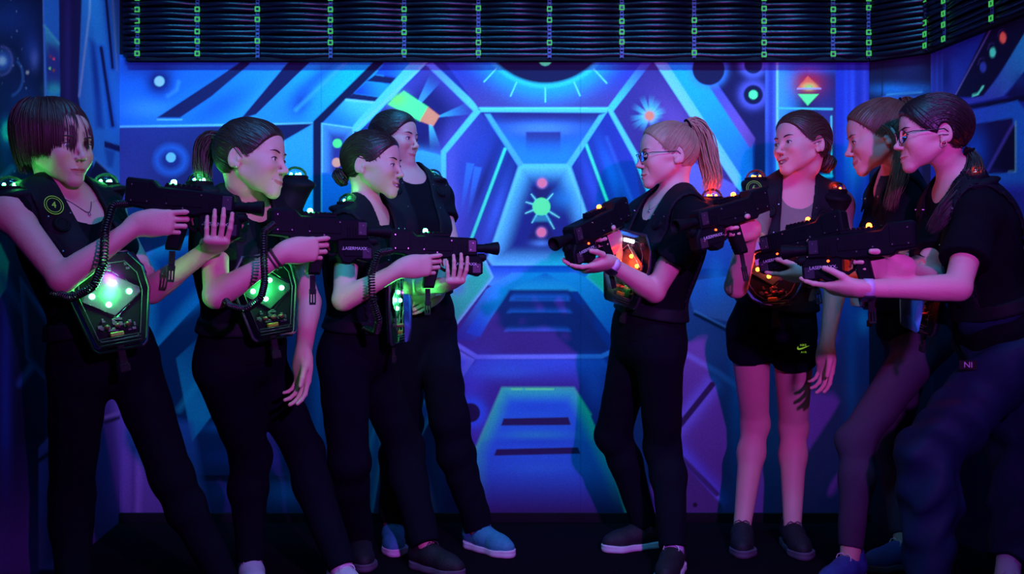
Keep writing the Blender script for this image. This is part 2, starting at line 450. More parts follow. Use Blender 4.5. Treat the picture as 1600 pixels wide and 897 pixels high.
def strands(paths, r, n=5, flat=.6):
    """many tapering locks: paths (S, M, 3) -> verts, quads"""
    S, M, _ = paths.shape
    T = np.gradient(paths, axis=1); T /= np.maximum(np.linalg.norm(T, axis=2, keepdims=True), 1e-9)
    ref = np.tile(np.array([.3,.5,.8]), (S, 1)); U = np.zeros_like(paths)
    u = np.cross(T[:, 0], ref); u /= np.maximum(np.linalg.norm(u, axis=1, keepdims=True), 1e-9)
    for i in range(M):
        u = u-T[:, i]*(u*T[:, i]).sum(1, keepdims=True); u /= np.maximum(np.linalg.norm(u, axis=1, keepdims=True), 1e-9); U[:, i] = u
    W = np.cross(T, U)
    t = np.linspace(0, 1, M); rr = np.asarray(r).reshape(-1, 1)*(np.minimum(np.clip(1.15-t**3*1.1, .08, 1), .25+t*9)[None])*np.ones((S, M))
    a = np.linspace(0, 2*PI, n, endpoint=False)
    vs = paths[:, :, None]+rr[:, :, None, None]*(U[:, :, None]*np.cos(a)[None, None, :, None]+W[:, :, None]*np.sin(a)[None, None, :, None]*flat)
    vs = vs.reshape(-1, 3)
    s, m, k = np.meshgrid(np.arange(S), np.arange(M-1), np.arange(n), indexing='ij')
    b = s*M*n+m*n; k2 = (k+1) % n
    F = np.stack([b+k, b+k2, b+n+k2, b+n+k], -1).reshape(-1, 4)
    return vs, F
def skull_r(dirs, off=0.0):
    """radius from skull centre along unit dirs (local) to the hair surface"""
    r = np.array([.0735, .098, .088])+off
    return 1/np.sqrt(((dirs/r)**2).sum(-1))
SC = V(0, -.014, .026)
def tied_hair(F, tie, tail, style, rs):
    """cap combed toward a tie point, plus a tail or bun; local coords"""
    tie = np.asarray(tie, float); ax = nrm(tie-SC)
    u = nrm(np.cross(ax, V(0,0,1) if abs(ax[2]) < .95 else V(1,0,0))); w = np.cross(ax, u)
    vol = style.get('vol', .006)
    cap = [F.ell(tuple(SC+V(0,-.002,.002)), (.0735+vol,.098+vol,.0885+vol), k=.001), F.ell((0,.036,.046), (.055+vol*.5,.050+vol*.6,.050+vol), k=.03)]
    hl = style.get('hl', (.086, .074)); hs = style.get('hs', (-.74, .67))
    def fn(xs, ys, zs):
        D = ev_grid(cap, xs, ys, zs)
        X, Y, Z = np.broadcast_arrays(xs[:, None, None], ys[None, :, None], zs[None, None, :])
        q = np.stack([X, Y, Z], -1)-F.o; l = (q @ F.R.T)/F.s
        x, y, z = l[..., 0], l[..., 1], l[..., 2]
        d1 = -(hs[0]*(y-hl[0]-.35*x*x/.06*.35)+hs[1]*(z-hl[1]))
        d2 = -(z+.012-(y-.012)*.62)
        e = []
        for s in (-1, 1):
            k0 = np.sqrt(((x-s*.08)/.03)**2+((y+.016)/.021)**2+((z+.010)/.031)**2); e.append((k0-1)*.022)
        rel = l-SC; pr = rel/np.maximum(np.linalg.norm(rel, axis=-1, keepdims=True), 1e-9)
        a = np.arctan2(pr @ w, pr @ u); dist = np.arccos(np.clip(pr @ ax, -1, 1))
        gr = (.5+.5*np.sin(a*34+3*np.sin(a*5)+1.2*np.sin(dist*5)))**2*.0012+.0008*np.sin(a*77+dist*3)
        D = D/F.s+gr*np.clip(dist*2, .2, 1)
        D = smx(D, d1, .010); D = smx(D, d2, .012)
        for q_ in e: D = smx(D, -q_, .006)
        return (D*F.s).astype(f32)
    v, f = surf(fn, F.o-.135*F.s, F.o+.135*F.s, .0022)
    VV = [v]; FF = [f]; n = len(v)
    def addst(paths, r, fl=.6):
        nonlocal n
        a, b = strands(F.pts(paths.reshape(-1, 3)).reshape(paths.shape), np.asarray(r)*F.s, 5, fl)
        VV.append(a); FF.append(b+n); n += len(a)
    # locks combed over the cap from the hairline to the tie
    M = 14; dr = rs.normal(0, 1, (9000, 3)); dr /= np.linalg.norm(dr, axis=1, keepdims=True)
    pp = SC+dr*skull_r(dr, vol)[:, None]
    val = hs[0]*(pp[:, 1]-hl[0]-.35*pp[:, 0]**2/.06*.35)+hs[1]*(pp[:, 2]-hl[1]); lowr = pp[:, 2]+.012-(pp[:, 1]-.012)*.62
    earz = (np.abs(pp[:, 1]+.016) < .020) & (pp[:, 2] < .022) & (pp[:, 2] > -.045)
    ok = (lowr > -.001) & ~earz
    edge = pp[ok & (val > -.0055) & (val < .004)][:420]; inner = pp[ok & (val > .003)][:260]; back = pp[(lowr > -.004) & (lowr < .004) & (pp[:, 1] < -.03)][:120]
    hp = np.concatenate([edge, inner, back]); S = len(hp)
    hp = np.array(hp); d0 = hp-SC; d0 /= np.linalg.norm(d0, axis=1, keepdims=True)
    t = np.linspace(0, 1, M)[None, :, None]
    dd = d0[:, None]*(1-t)+ax*t*1.0+np.array([0,0,.55])*np.sin(t*PI)*np.clip(d0[:, None, 1:2]+.25, 0, 1)*(1 if ax[2] < .5 else .2); dd /= np.linalg.norm(dd, axis=2, keepdims=True)
    rad = skull_r(dd, vol+.0012); rad = rad+rs.uniform(-.0015, .0016, (S, 1))*np.sin(np.linspace(.2, PI, M))[None]
    pth = SC+dd*rad[..., None]; sr = rs.uniform(.0009, .0022, S); sr[:len(edge)] = rs.uniform(.0005, .0011, len(edge)); addst(pth, sr)
    # the tail
    if tail:
        pts = np.array(tail['pts'], float); K = tail.get('n', 190); w0 = tail.get('w', .03); M = 22
        tt = np.linspace(0, 1, M); seg = np.linspace(0, 1, len(pts))
        # smooth centre line
        cen = np.stack([np.interp(tt, seg, pts[:, i]) for i in range(3)], 1)
        for _ in range(3): cen[1:-1] = (cen[:-2]+2*cen[1:-1]+cen[2:])/4
        off = rs.normal(0, 1, (K, 3)); off /= np.maximum(np.linalg.norm(off, axis=1, keepdims=True), 1e-9); off *= rs.uniform(.15, 1, (K, 1))**.6
        prof = np.interp(tt, [0, .07, .35, .8, 1], [.28, .45, 1., .85, tail.get('end', .5)])
        pths = cen[None]+off[:, None]*w0*prof[None, :, None]
        wv = tail.get('wave', .004)
        pths = pths+wv*np.sin(tt[None, :, None]*rs.uniform(6, 12, (K, 1, 1))+rs.uniform(0, 6, (K, 1, 3)))*tt[None, :, None]
        addst(pths, rs.uniform(.0014, .0036, K), .7)
        # elastic band
        mb = MB(); T0 = nrm(cen[2]-cen[0]); uu = nrm(np.cross(T0, V(.2,.3,.9))); w2 = np.cross(T0, uu)
        mb.tube([cen[1]+(uu*math.cos(q)+w2*math.sin(q))*w0*.48 for q in np.linspace(0, 2*PI, 20)[:-1]], .004, 6, True)
        vb = F.pts(np.array(mb.v)); band = (vb, mb.f)
    else: band = None
    if style.get('bun'):
        bc = np.asarray(style['bun'], float); K = 60; M = 20; br = style.get('bunr', .028)
        pts = []
        for i in range(K):
            a0 = rs.uniform(0, 2*PI); tl = rs.uniform(-.9, .9); R0 = br*math.sqrt(max(.1, 1-tl*tl*.8))*rs.uniform(.75, 1.05)
            a = a0+np.linspace(0, rs.uniform(1.5, 3.2), M)
            pts.append(bc+np.outer(np.cos(a)*R0, u)+np.outer(np.sin(a)*R0, w)+ax*(tl*br*.8)+rs.normal(0, .0008, (M, 3)))
        addst(np.array(pts), rs.uniform(.003, .006, K), .7)
        for i in range(style.get('fly', 0)):
            pass
    for q in style.get('wisps', []):       # loose strands: (count, [pts])
        K, pts = q; pts = np.array(pts, float); M = 14; tt = np.linspace(0, 1, M); seg = np.linspace(0, 1, len(pts))
        cen = np.stack([np.interp(tt, seg, pts[:, i]) for i in range(3)], 1)
        for _ in range(2): cen[1:-1] = (cen[:-2]+2*cen[1:-1]+cen[2:])/4
        pths = cen[None]+rs.normal(0, .0035, (K, 1, 3))*np.linspace(.4, 1.6, M)[None, :, None]
        addst(pths, rs.uniform(.0010, .0022, K))
    return np.concatenate(VV), np.concatenate(FF), band
def bob_hair(F, rs):
    """short bob with a long fringe parted over one eye"""
    cap = [F.ell(tuple(SC+V(0,-.004,.006)), (.086,.110,.098), k=.001)]
    def fn(xs, ys, zs):
        D = ev_grid(cap, xs, ys, zs)
        X, Y, Z = np.broadcast_arrays(xs[:, None, None], ys[None, :, None], zs[None, None, :])
        l = ((np.stack([X, Y, Z], -1)-F.o) @ F.R.T)/F.s; x, y, z = l[..., 0], l[..., 1], l[..., 2]
        d1 = -(-.80*(y-.070)+.60*(z-.066)); d2 = -(z+.035)
        a = np.arctan2(y+.02, x); D = D/F.s+.0012*np.sin(a*40+3*np.sin(a*3))
        return (smx(smx(D, d1, .02), d2, .02)*F.s).astype(f32)
    v, f = surf(fn, F.o-.14*F.s, F.o+.14*F.s, .0025)
    VV = [v]; FF = [f]; n = len(v); S = 1900; M = 20
    cr = V(.012, -.022, 0); pths = np.zeros((S, M, 3)); rr = np.zeros(S)
    for i in range(S):
        a = rs.uniform(-PI, PI) if i % 3 else rs.uniform(-1.2, 1.2); fr = math.cos(a)       # a = 0 is straight ahead (+y)
        x = math.sin(a)
        zend = -.052-.028*max(0, -fr)-.004*abs(x)
        if fr > .30:
            zend = -.012-.020*x+.007*rs.normal()          # fringe over the eyes
            if x > .10: zend = -.026+.009*rs.normal()      # longer over her right eye
            if -.12 < x < -.02 and fr > .8: zend = .040 if rs.rand() < .7 else .0      # the parting
        if fr > .3 and x > .45: zend = -.035
        zend += rs.normal()*.004
        out = rs.uniform(-.004, .006); phi = a+rs.normal()*.03
        ring = V(math.sin(phi), math.cos(phi), 0)
        ths = np.linspace(.12+rs.uniform(0, .5), 1, M)
        top = SC[2]+.006+.100+out
        zz = top-(top-zend)*ths**1.45
        h = np.clip((zz-(SC[2]+.004))/(.100+out), -1, 1)
        rho = np.sqrt(np.clip(1-np.maximum(h, 0)**2, 0, 1))
        below = np.clip((SC[2]-zz)/.08, 0, 1.3); rho = rho*(1-.10*below**2)
        rx, ry = .088+out, (.112+out if fr < 0 else .109+out)
        sweep = .22*(ths**2)*(1 if x > -.06 else -1)*max(0, fr)
        ph = phi+sweep*.6
        pths[i] = np.stack([np.sin(ph)*rx*rho+cr[0]*(1-ths), SC[1]-.004+np.cos(ph)*ry*rho+cr[1]*(1-ths), zz], 1)
        rr[i] = rs.uniform(.0012, .0032)
    a, b = strands(F.pts(pths.reshape(-1, 3)).reshape(pths.shape), rr*F.s, 5, .5)
    VV.append(a); FF.append(b+n)
    return np.concatenate(VV), np.concatenate(FF), None

def cloth_noise(X, Y, Z, amp, sc=1.0):
    return amp*(np.sin(X*38*sc+4*np.sin(Z*11*sc)+2*Y*9)*np.sin(Z*26*sc+3*np.sin(X*13*sc+Y*17*sc))+.6*np.sin(Y*47*sc+Z*31*sc+2*np.sin(X*19*sc)))

def shoe(root, A, fdir, mats, sc=1.0, name='shoe', down=0.0):
    """A = ankle point above the floor contact; mats = (upper, sole, lace)"""
    f = nrm(V(fdir[0], fdir[1], 0)); r = np.cross(f, V(0,0,1)); F = Fr(V(A[0], A[1], .001), f, -r, V(0,0,1), sc)
    c = F.cone
    up = [c((-.035,0,.050), (.035,0,.052), .036, .036, k=.001), c((.03,0,.050), (.115,0,.036), .037, .033, k=.03), c((.105,.002,.034), (.150,.002,.032), .038, .028, k=.03),
          c((-.03,0,.06), (-.022,0,.105), .034, .035, k=.02, cap=True), c((.02,0,.066), (.072,0,.056), .026, .022, k=.02), c((-.062,0,.03), (-.056,0,.085), .014, .012, k=.03)]
    hole = [c((-.02,0,.092), (-.012,0,.13), .027, .028, k=.006, op='s')]
    def fu(xs, ys, zs):
        D = ev_grid(up+hole, xs, ys, zs); return np.maximum(D, (.018*sc-zs)[None, None, :]).astype(f32)
    lo, hi = bounds(up); v, fc = surf(fu, lo, hi, .0042)
    o = mesh(name, v, fc, None, mats[0]); keepw(o, root)
    so = [c((-.030,0,.0), (.03,0,.0), .041, .038, k=.001), c((.03,.001,0), (.115,.004,0), .038, .046, k=.02), c((.115,.004,0), (.150,.003,0), .045, .031, k=.02)]
    def fs(xs, ys, zs):
        D = ev_grid(so, xs, ys, np.array([.001])) ; D = np.repeat(D, len(zs), 2)
        z = zs[None, None, :]; l = (xs[:, None, None]-F.o[0])*F.R[0][0]+(ys[None, :, None]-F.o[1])*F.R[0][1]
        top = (.026+.006*np.clip(-l/.06, 0, 1)+.005*np.clip((l-.12)/.05, 0, 1))*sc
        return smx(smx(D+.003*np.sin(z*420)*.25, z-top, .006), .001-z, .004).astype(f32)
    v, fc = surf(fs, V(lo[0]-.02, lo[1]-.02, -.01), V(hi[0]+.02, hi[1]+.02, .05), .0038)
    s = mesh('sole', v, fc, None, mats[1]); keepw(s, root); s.parent = o
    mb = MB()
    for i in range(5):
        x = .030+.017*i; z = .0925-.0095*i; w = .020
        mb.tube(F.pts([(x,-w,z-.014),(x+.004,-w*.55,z-.001),(x+.005,0,z+.002),(x+.004,w*.55,z-.001),(x,w,z-.014)]), .0024*sc, 6)
    for sg in (-1, 1):
        mb.tube(F.pts([(.028,0,.098),(.030,sg*.012,.105),(.034,sg*.024,.100),(.038,sg*.028,.088),(.036,sg*.016,.088),(.030,0,.096)]), .002*sc, 6)
    l = mb.build('laces', mats[2], None, True); keepw(l, root); l.parent = o
    return o, F

def make_person(cf):
    rs = np.random.RandomState(cf['seed']); S = cf.get('s', 1.0)
    N = P(*cf['N']); Pv = P(*cf['P'])
    H = head_frame(*cf['head'])
    a = math.radians(cf['yaw']); up = nrm(N-Pv); f = V(math.cos(a), math.sin(a), 0); f = nrm(f-up*(f@up)); l = np.cross(up, f)
    a2 = math.radians(cf.get('pyaw', cf['yaw'])); fp = V(math.cos(a2), math.sin(a2), 0); fp = nrm(fp-up*(fp@up)); lp = np.cross(up, fp)
    SH = {}
    for sd, sg in (('L', 1), ('R', -1)):
        q = cf['arm'+sd]; SH[sd] = P(*q['S']) if 'S' in q else N-.045*up*S+sg*.160*S*l
    ls = nrm(SH['L']-SH['R']); l = nrm(l+ls); f = np.cross(l, up); f = nrm(f); l = np.cross(up, f)
    T = Fr(N, l, f, up, 1.0); TL = np.linalg.norm(N-Pv)
    B = Fr(Pv, lp, fp, up, 1.0)
    # ---- torso
    tor = [ell(B.p(0,0,.0), np.array([.145,.108,.122])*S, B.R, k=.01),
           ell(B.p(0,-.045,-.035), np.array([.125,.085,.085])*S, B.R, k=.04),
           cone(B.p(0,.005,.05), T.p(0,0,-TL*.42), .118*S, .118*S, k=.06, ax=f, fl=.80),
           ell(T.p(0,.0,-TL*.40), np.array([.136,.100,.13])*S, T.R, k=.06),
           ell(T.p(0,-.012,-TL*.24), np.array([.150,.098,.11])*S, T.R, k=.05)]
    for sg in (-1, 1): tor.append(ell(T.p(sg*.062,.068,-TL*.42+.012), np.array([.056,.046,.054])*S, T.R, k=.04))
    for sd in 'LR':
        tor.append(cone(T.p(0,-.012,-.035), SH[sd], .060*S, .052*S, k=.045))
        tor.append(cone(T.p(0,-.015,.030), SH[sd]+up*.012, .040*S, .036*S, k=.04))
    # ---- limbs
    W = {}; E = {}; hands = []; prA = []; hf = {}
    for sd in 'LR':
        q = cf['arm'+sd]; w = np.asarray(q['W'], float) if not isinstance(q['W'], tuple) else P(*q['W'])
        e = pick_depth(q['E'][0], q['E'][1], SH[sd], w, .265*S, .235*S, q['E'][2] if len(q['E']) > 2 else (SH[sd][1]+w[1])/2, q.get('hint', 0))
        W[sd], E[sd] = w, e
        up_ = cone(SH[sd], e, .0455*S, .036*S, k=.025); prA += [up_, cone(e, w, .0375*S, .0245*S, k=.012, mid=(.22, .004))]
        hp, hfm = hand_prims(w, q['f'], q['n'], sd == 'L', q['pose'], .95*S); hands.append((hp, hfm)); hf[sd] = hfm
    leg = []; An = {}; Kn = {}; Hp = {}
    for sd, sg in (('L', 1), ('R', -1)):
        q = cf['leg'+sd]; hip = B.p(sg*.082*S, -.005, -.045); ank = V((q['A'][0]-CX)/FOC*q['A'][1], q['A'][1], .085)
        kn = pick_depth(q['K'][0], q['K'][1], hip, ank, .395*S, .365*S, (hip[1]+ank[1])/2, q.get('hint', 0)); An[sd], Kn[sd], Hp[sd] = ank, kn, hip
        fw = nrm(np.cross(np.cross(ank-hip, fp), ank-hip)) if True else fp
        leg += [cone(hip, kn, .076*S, .053*S, k=.03), cone(kn, kn*.7+ank*.3-fw*.012, .050*S, .050*S, k=.03), cone(kn*.7+ank*.3-fw*.012, ank, .050*S, .033*S, k=.03),
                ell(kn+fw*.012, np.array([.046]*3)*S, k=.02)]
    head = head_prims(H, cf.get('smile', 0), cf.get('open', False), cf.get('nose', 1.), cf.get('jaw', 1.))
    nk = neck_prims(H, N+up*.0, .0385*S)
    feet = []
    for sd in 'LR':
        d = nrm(V(cf['leg'+sd]['f'][0], cf['leg'+sd]['f'][1], 0)); feet += [cone(An[sd]-V(0,0,.04), An[sd]+d*.10-V(0,0,.052), .030, .022, k=.02)]
    body = head+nk+tor+prA+sum([h[0] for h in hands], [])+leg+feet
    fn = lambda xs, ys, zs: ev_grid(body, xs, ys, zs)
    lo, hi = bounds(body)
    fine = [(H.o-V(.125,.125,.150)*H.s*1.02, H.o+V(.125,.125,.115)*H.s*1.02, .0021)]
    for hp, hfm in hands:
        a_, b_ = bounds(hp); fine.append((a_-.004, b_+.004, .0026))
    v, fc = surf_multi(fn, lo, hi, .0085, fine)
    root = empty('person', (float(Pv[0]), float(Pv[1]), 0), cf['label'], 'person', cf.get('group'))
    me_o = mesh('body', v, fc, None, skin_mat(cf)); 
    # colour of lips and cheeks; shade inside the nostrils painted in
    lc = H.inv(v); colr = np.ones((len(v), 4), f32); near = np.all(np.abs(lc) < .14, axis=1)
    x, y, z = lc[:, 0], lc[:, 1], lc[:, 2]; sm = cf.get('smile', 0)
    zc = -.0680+.0065*sm*(x/.024)**2
    hh = .0068*np.sqrt(np.clip(1-(x/(.0230+.0055*sm))**2, 0, 1))+(.003 if cf.get('open') else 0)
    lip = near & (y > .07) & (np.abs(z-zc) < hh) & (np.abs(x) < .0230+.0055*sm)
    colr[lip, :3] = cf.get('lipc', (.84, .46, .50))
    mo = near & (y > .06) & (y < .0895) & (np.abs(z-zc) < hh*.6) & (np.abs(x) < .018)
    if cf.get('open'): colr[mo, :3] = (.25,.08,.08)
    ck = np.exp(-(((np.abs(x)-.04)/.018)**2+((z+.032)/.016)**2))*(y > .04)*near*.22
    colr[:, 1] *= 1-ck; colr[:, 2] *= 1-ck
    nos = near & (y > .085) & (((np.abs(x)-.0062)/.0036)**2+((z+.0435)/.003)**2 < 1.2) & (z < -.0405); colr[nos, :3] *= .3
    at = me_o.data.color_attributes.new('tone', 'FLOAT_COLOR', 'POINT'); at.data.foreach_set('color', colr.ravel())
    keepw(me_o, root)
    # ---- eyes
    def onto(pts, off, Y0=.13):
        """slide local points along -y on to the face"""
        pts = np.array(pts, float); lo_ = np.full(len(pts), .02); hi_ = np.full(len(pts), Y0)
        yy = np.linspace(Y0, .02, 90); res = np.full(len(pts), .02)
        done = np.zeros(len(pts), bool)
        for q in yy:
            pts[:, 1] = q; d = ev_pts(head, H.pts(pts)); hit = (~done) & (d < off*H.s); res[hit] = q; done |= hit
        pts[:, 1] = res; return pts
    for s in (-1, 1):
        mb = MB(); R = .0136; gz = cf.get('gaze', (0, 0))
        prof = []; n = 20
        g = nrm(V(gz[0]*.5, 1, gz[1]*.5)); uu = nrm(np.cross(g, V(0,0,1))); ww = np.cross(uu, g)
        vs = []; fs = []; mi = []
        rings = [0.0, .16, .32, .47, .60, .9, 1.3, 1.8, 2.6, 3.1]
        for th in rings:
            for k in range(n):
                ph = 2*PI*k/n; vs.append(H.p(*(V(s*.0307,.0738,-.002)+R*(g*math.cos(th)+(uu*math.cos(ph)+ww*math.sin(ph))*math.sin(th)))))
        for i in range(len(rings)-1):
            for k in range(n):
                k2 = (k+1) % n; fs.append((i*n+k, i*n+k2, (i+1)*n+k2, (i+1)*n+k)); mi.append(2 if rings[i+1] <= .17 else (1 if rings[i+1] <= .48 else 0))
        o = mesh('eye', vs, fs, None, [M_EYE, iris_mat(cf), M_PUPIL], True, mi); keepw(o, root)
        # lashes
        mb = MB()
        xs_ = np.linspace(-.0140, .0150, 9); zz = .0054*np.sqrt(np.clip(1-(xs_/.0150)**2, 0, 1))-.0016-.0016*sm
        pts = onto(np.stack([s*.0308+xs_*s, xs_*0, zz+.0008], 1), .0008)
        mb.tube(H.pts(pts), np.array([.0005,.0009,.0012,.0014,.0015,.0015,.0015,.0013,.0008])*H.s, 6)
        if cf.get('lash', 1): o = mb.build('eyelashes', M_LASH, None, True); keepw(o, root)
        mb = MB(); t = np.linspace(0, 1, 9)
        bx = s*(.0140+.0335*t); bz = .0160+.0065*np.sin(t*PI*.62)+.0015-.0035*t**2
        pts = onto(np.stack([bx, bx*0, bz], 1), .0006)
        mb.tube(H.pts(pts), np.array([.0020,.0032,.0038,.0039,.0037,.0033,.0027,.0018,.0008])*H.s, 6, flat=.7)
        o = mb.build('eyebrow', cf['browm'], None, True); keepw(o, root)
    if cf.get('open'):
        mb = MB(); cz = -.0682
        for i in range(-4, 5):
            x_ = i*.0044; yb = .0888-.0095*(x_/.02)**2; mb.box(H.p(x_, yb, cz+.0016+.004*(x_/.022)**2*sm), V(.00235,.0018,.0040)*H.s, .0005, H.R.T)
        o = mb.build('teeth', M_TEETH, None, True); keepw(o, root)
    # ---- hair
    if cf['hair'] == 'bob': hv, hfc, band = bob_hair(H, rs)
    else: hv, hfc, band = tied_hair(H, cf['tie'], cf.get('tail'), cf.get('hs', {}), rs)
    ho = mesh('hair', hv, hfc, None, cf['hairm']); keepw(ho, root)
    if band: b_ = mesh('hair_tie', band[0], band[1], None, cf.get('bandm', M_BLACKCLOTH)); keepw(b_, root); b_.parent = ho
    # ---- clothes
    wr = cf.get('wrinkle', .0016)
    ts = cf['top']
    sl = []
    for sd in 'LR':
        if ts.get('sleeve', .5) > 0:
            fr_ = ts.get('sleeve', .5)
            ed = SH[sd]*(1-fr_)+E[sd]*fr_
            sl.append(cone(SH[sd], ed, (.0455+.004)*S, (.0455*(1-fr_)+.036*fr_+ts.get('flare', .012))*S, k=.025, cap=True))
    shp = tor+sl
    cuts = [ell(T.p(*ts['neck'][0]), ts['neck'][1], T.R, k=.006, op='s')]
    if ts.get('sleeve', .5) <= 0:
        for sd, sg in (('L', 1), ('R', -1)): cuts.append(ell(SH[sd]+l*sg*.035-up*.012, (.052,.085,.085), T.R, k=.012, op='s'))
    hem = B.p(0, 0, ts.get('hem', -.02)); 
    def fshirt(xs, ys, zs):
        D = ev_grid(shp, xs, ys, zs)-.0075
        X, Y, Z = np.broadcast_arrays(xs[:, None, None], ys[None, :, None], zs[None, None, :])
        D = D+cloth_noise(X, Y, Z, wr)
        D = np.maximum(D, -((X-hem[0])*up[0]+(Y-hem[1])*up[1]+(Z-hem[2])*up[2]))
        return apply_cuts(D, cuts, xs, ys, zs)
    lo, hi = bounds(shp); v, fc = surf(fshirt, lo, hi, .0055)
    so = mesh('top', v, fc, None, ts['m']); keepw(so, root)
    bt = cf['bottom']; frac = bt.get('len', 1.0); lp_ = list(tor[:4])
    loose = bt.get('loose', 0)
    for sd in 'LR':
        hip, kn, an = Hp[sd], Kn[sd], An[sd]
        if frac < .6:
            ed = hip+(kn-hip)*frac*2
            lp_.append(cone(hip, ed, .076*S+.004+loose*.5, (.076-.023*frac*2)*S+.010+loose, k=.03, cap=True))
        else:
            fw = nrm(np.cross(np.cross(an-hip, fp), an-hip)); cut = an+(kn-an)*bt.get('up', .02)
            mdl = kn*.7+an*.3-fw*.012
            lp_ += [cone(hip, kn, .076*S+loose*.6, .053*S+loose, k=.03), ell(kn+fw*.012, np.array([.046+loose*.9]*3)*S, k=.02),
                    cone(kn, mdl, .050*S+loose, .050*S+loose, k=.03),
                    cone(mdl, cut, .050*S+loose*1.0, (.033+loose*bt.get('endl', 1.0))*S+.002, k=.03, cap=True)]
            if bt.get('cuff'): lp_.append(cone(cut+(kn-an)*.05, cut, .040+loose*.35, .037+loose*.25, k=.012, cap=True))
    wst = B.p(0, 0, bt.get('waist', .085))
    wb = bt.get('wr', .0014)
    def fp_(xs, ys, zs):
        D = ev_grid(lp_, xs, ys, zs)-.0065
        X, Y, Z = np.broadcast_arrays(xs[:, None, None], ys[None, :, None], zs[None, None, :])
        D = D+cloth_noise(X, Y, Z, wb, bt.get('wsc', 1.0))
        return np.maximum(D, ((X-wst[0])*up[0]+(Y-wst[1])*up[1]+(Z-wst[2])*up[2])).astype(f32)
    lo, hi = bounds(lp_); v, fc = surf(fp_, lo, hi, .0065)
    po = mesh(bt.get('name', 'trousers'), v, fc, None, bt['m']); keepw(po, root)
    for sd in 'LR':
        q = cf['leg'+sd]; so_, SF = shoe(root, An[sd]-nrm(V(q['f'][0], q['f'][1], 0))*.0, q['f'], cf['shoe'], S)
        if cf.get('sock'):
            k0, k1, mm = cf['sock']; mb = MB(); A_ = An[sd]; dk = nrm(Kn[sd]-A_)
            mb.tube([A_-V(0,0,.02), A_+dk*.01, A_+dk*k0, A_+dk*k1], [.0395, .0375, .0365, .0375], 20); o = mb.build('sock', mm, None, True); keepw(o, root)
    R = dict(root=root, H=H, T=T, B=B, N=N, up=up, l=l, f=f, SH=SH, E=E, W=W, hf=hf, tor=tor, head=head, S=S, TL=TL, An=An, Kn=Kn, Hp=Hp, onto=onto, pants=lp_, lp=lp, fp=fp)
    return R
def apply_cuts(D, cuts, xs, ys, zs):
    for p in cuts:
        i0, i1 = np.searchsorted(xs, p.lo[0]), np.searchsorted(xs, p.hi[0]); j0, j1 = np.searchsorted(ys, p.lo[1]), np.searchsorted(ys, p.hi[1]); k0, k1 = np.searchsorted(zs, p.lo[2]), np.searchsorted(zs, p.hi[2])
        if i0 >= i1 or j0 >= j1 or k0 >= k1: continue
        d = p.fn(xs[i0:i1, None, None], ys[None, j0:j1, None], zs[None, None, k0:k1])
        D[i0:i1, j0:j1, k0:k1] = comb(D[i0:i1, j0:j1, k0:k1], d, p)
    return D.astype(f32)
def skin_mat(cf): return principled('skin_'+cf['id'], cf.get('skin', (.70,.40,.33)), .50, spec=.3, bump=.12, bscale=260, var=.06, vscale=14, sss=.12, attr='tone')
def iris_mat(cf): return principled('iris_'+cf['id'], cf.get('iris', (.10,.07,.05)), .2)
M_EYE = principled('eye_white', (.80,.77,.76), .18, coat=.6)
M_PUPIL = principled('pupil', (.004,.004,.004), .1)
M_LASH = principled('eyelash_dark', (.02,.014,.014), .6)
M_TEETH = principled('teeth', (.86,.84,.78), .25)
M_BLACKCLOTH = principled('black_cotton', (.0058,.0060,.0100), .95, spec=.06, bump=.25, bscale=90, var=.25, vscale=20)
def hair_mat(name, col, rough=.42): return principled(name, col, rough, spec=.5, bump=.12, bscale=120, var=.4, vscale=30)
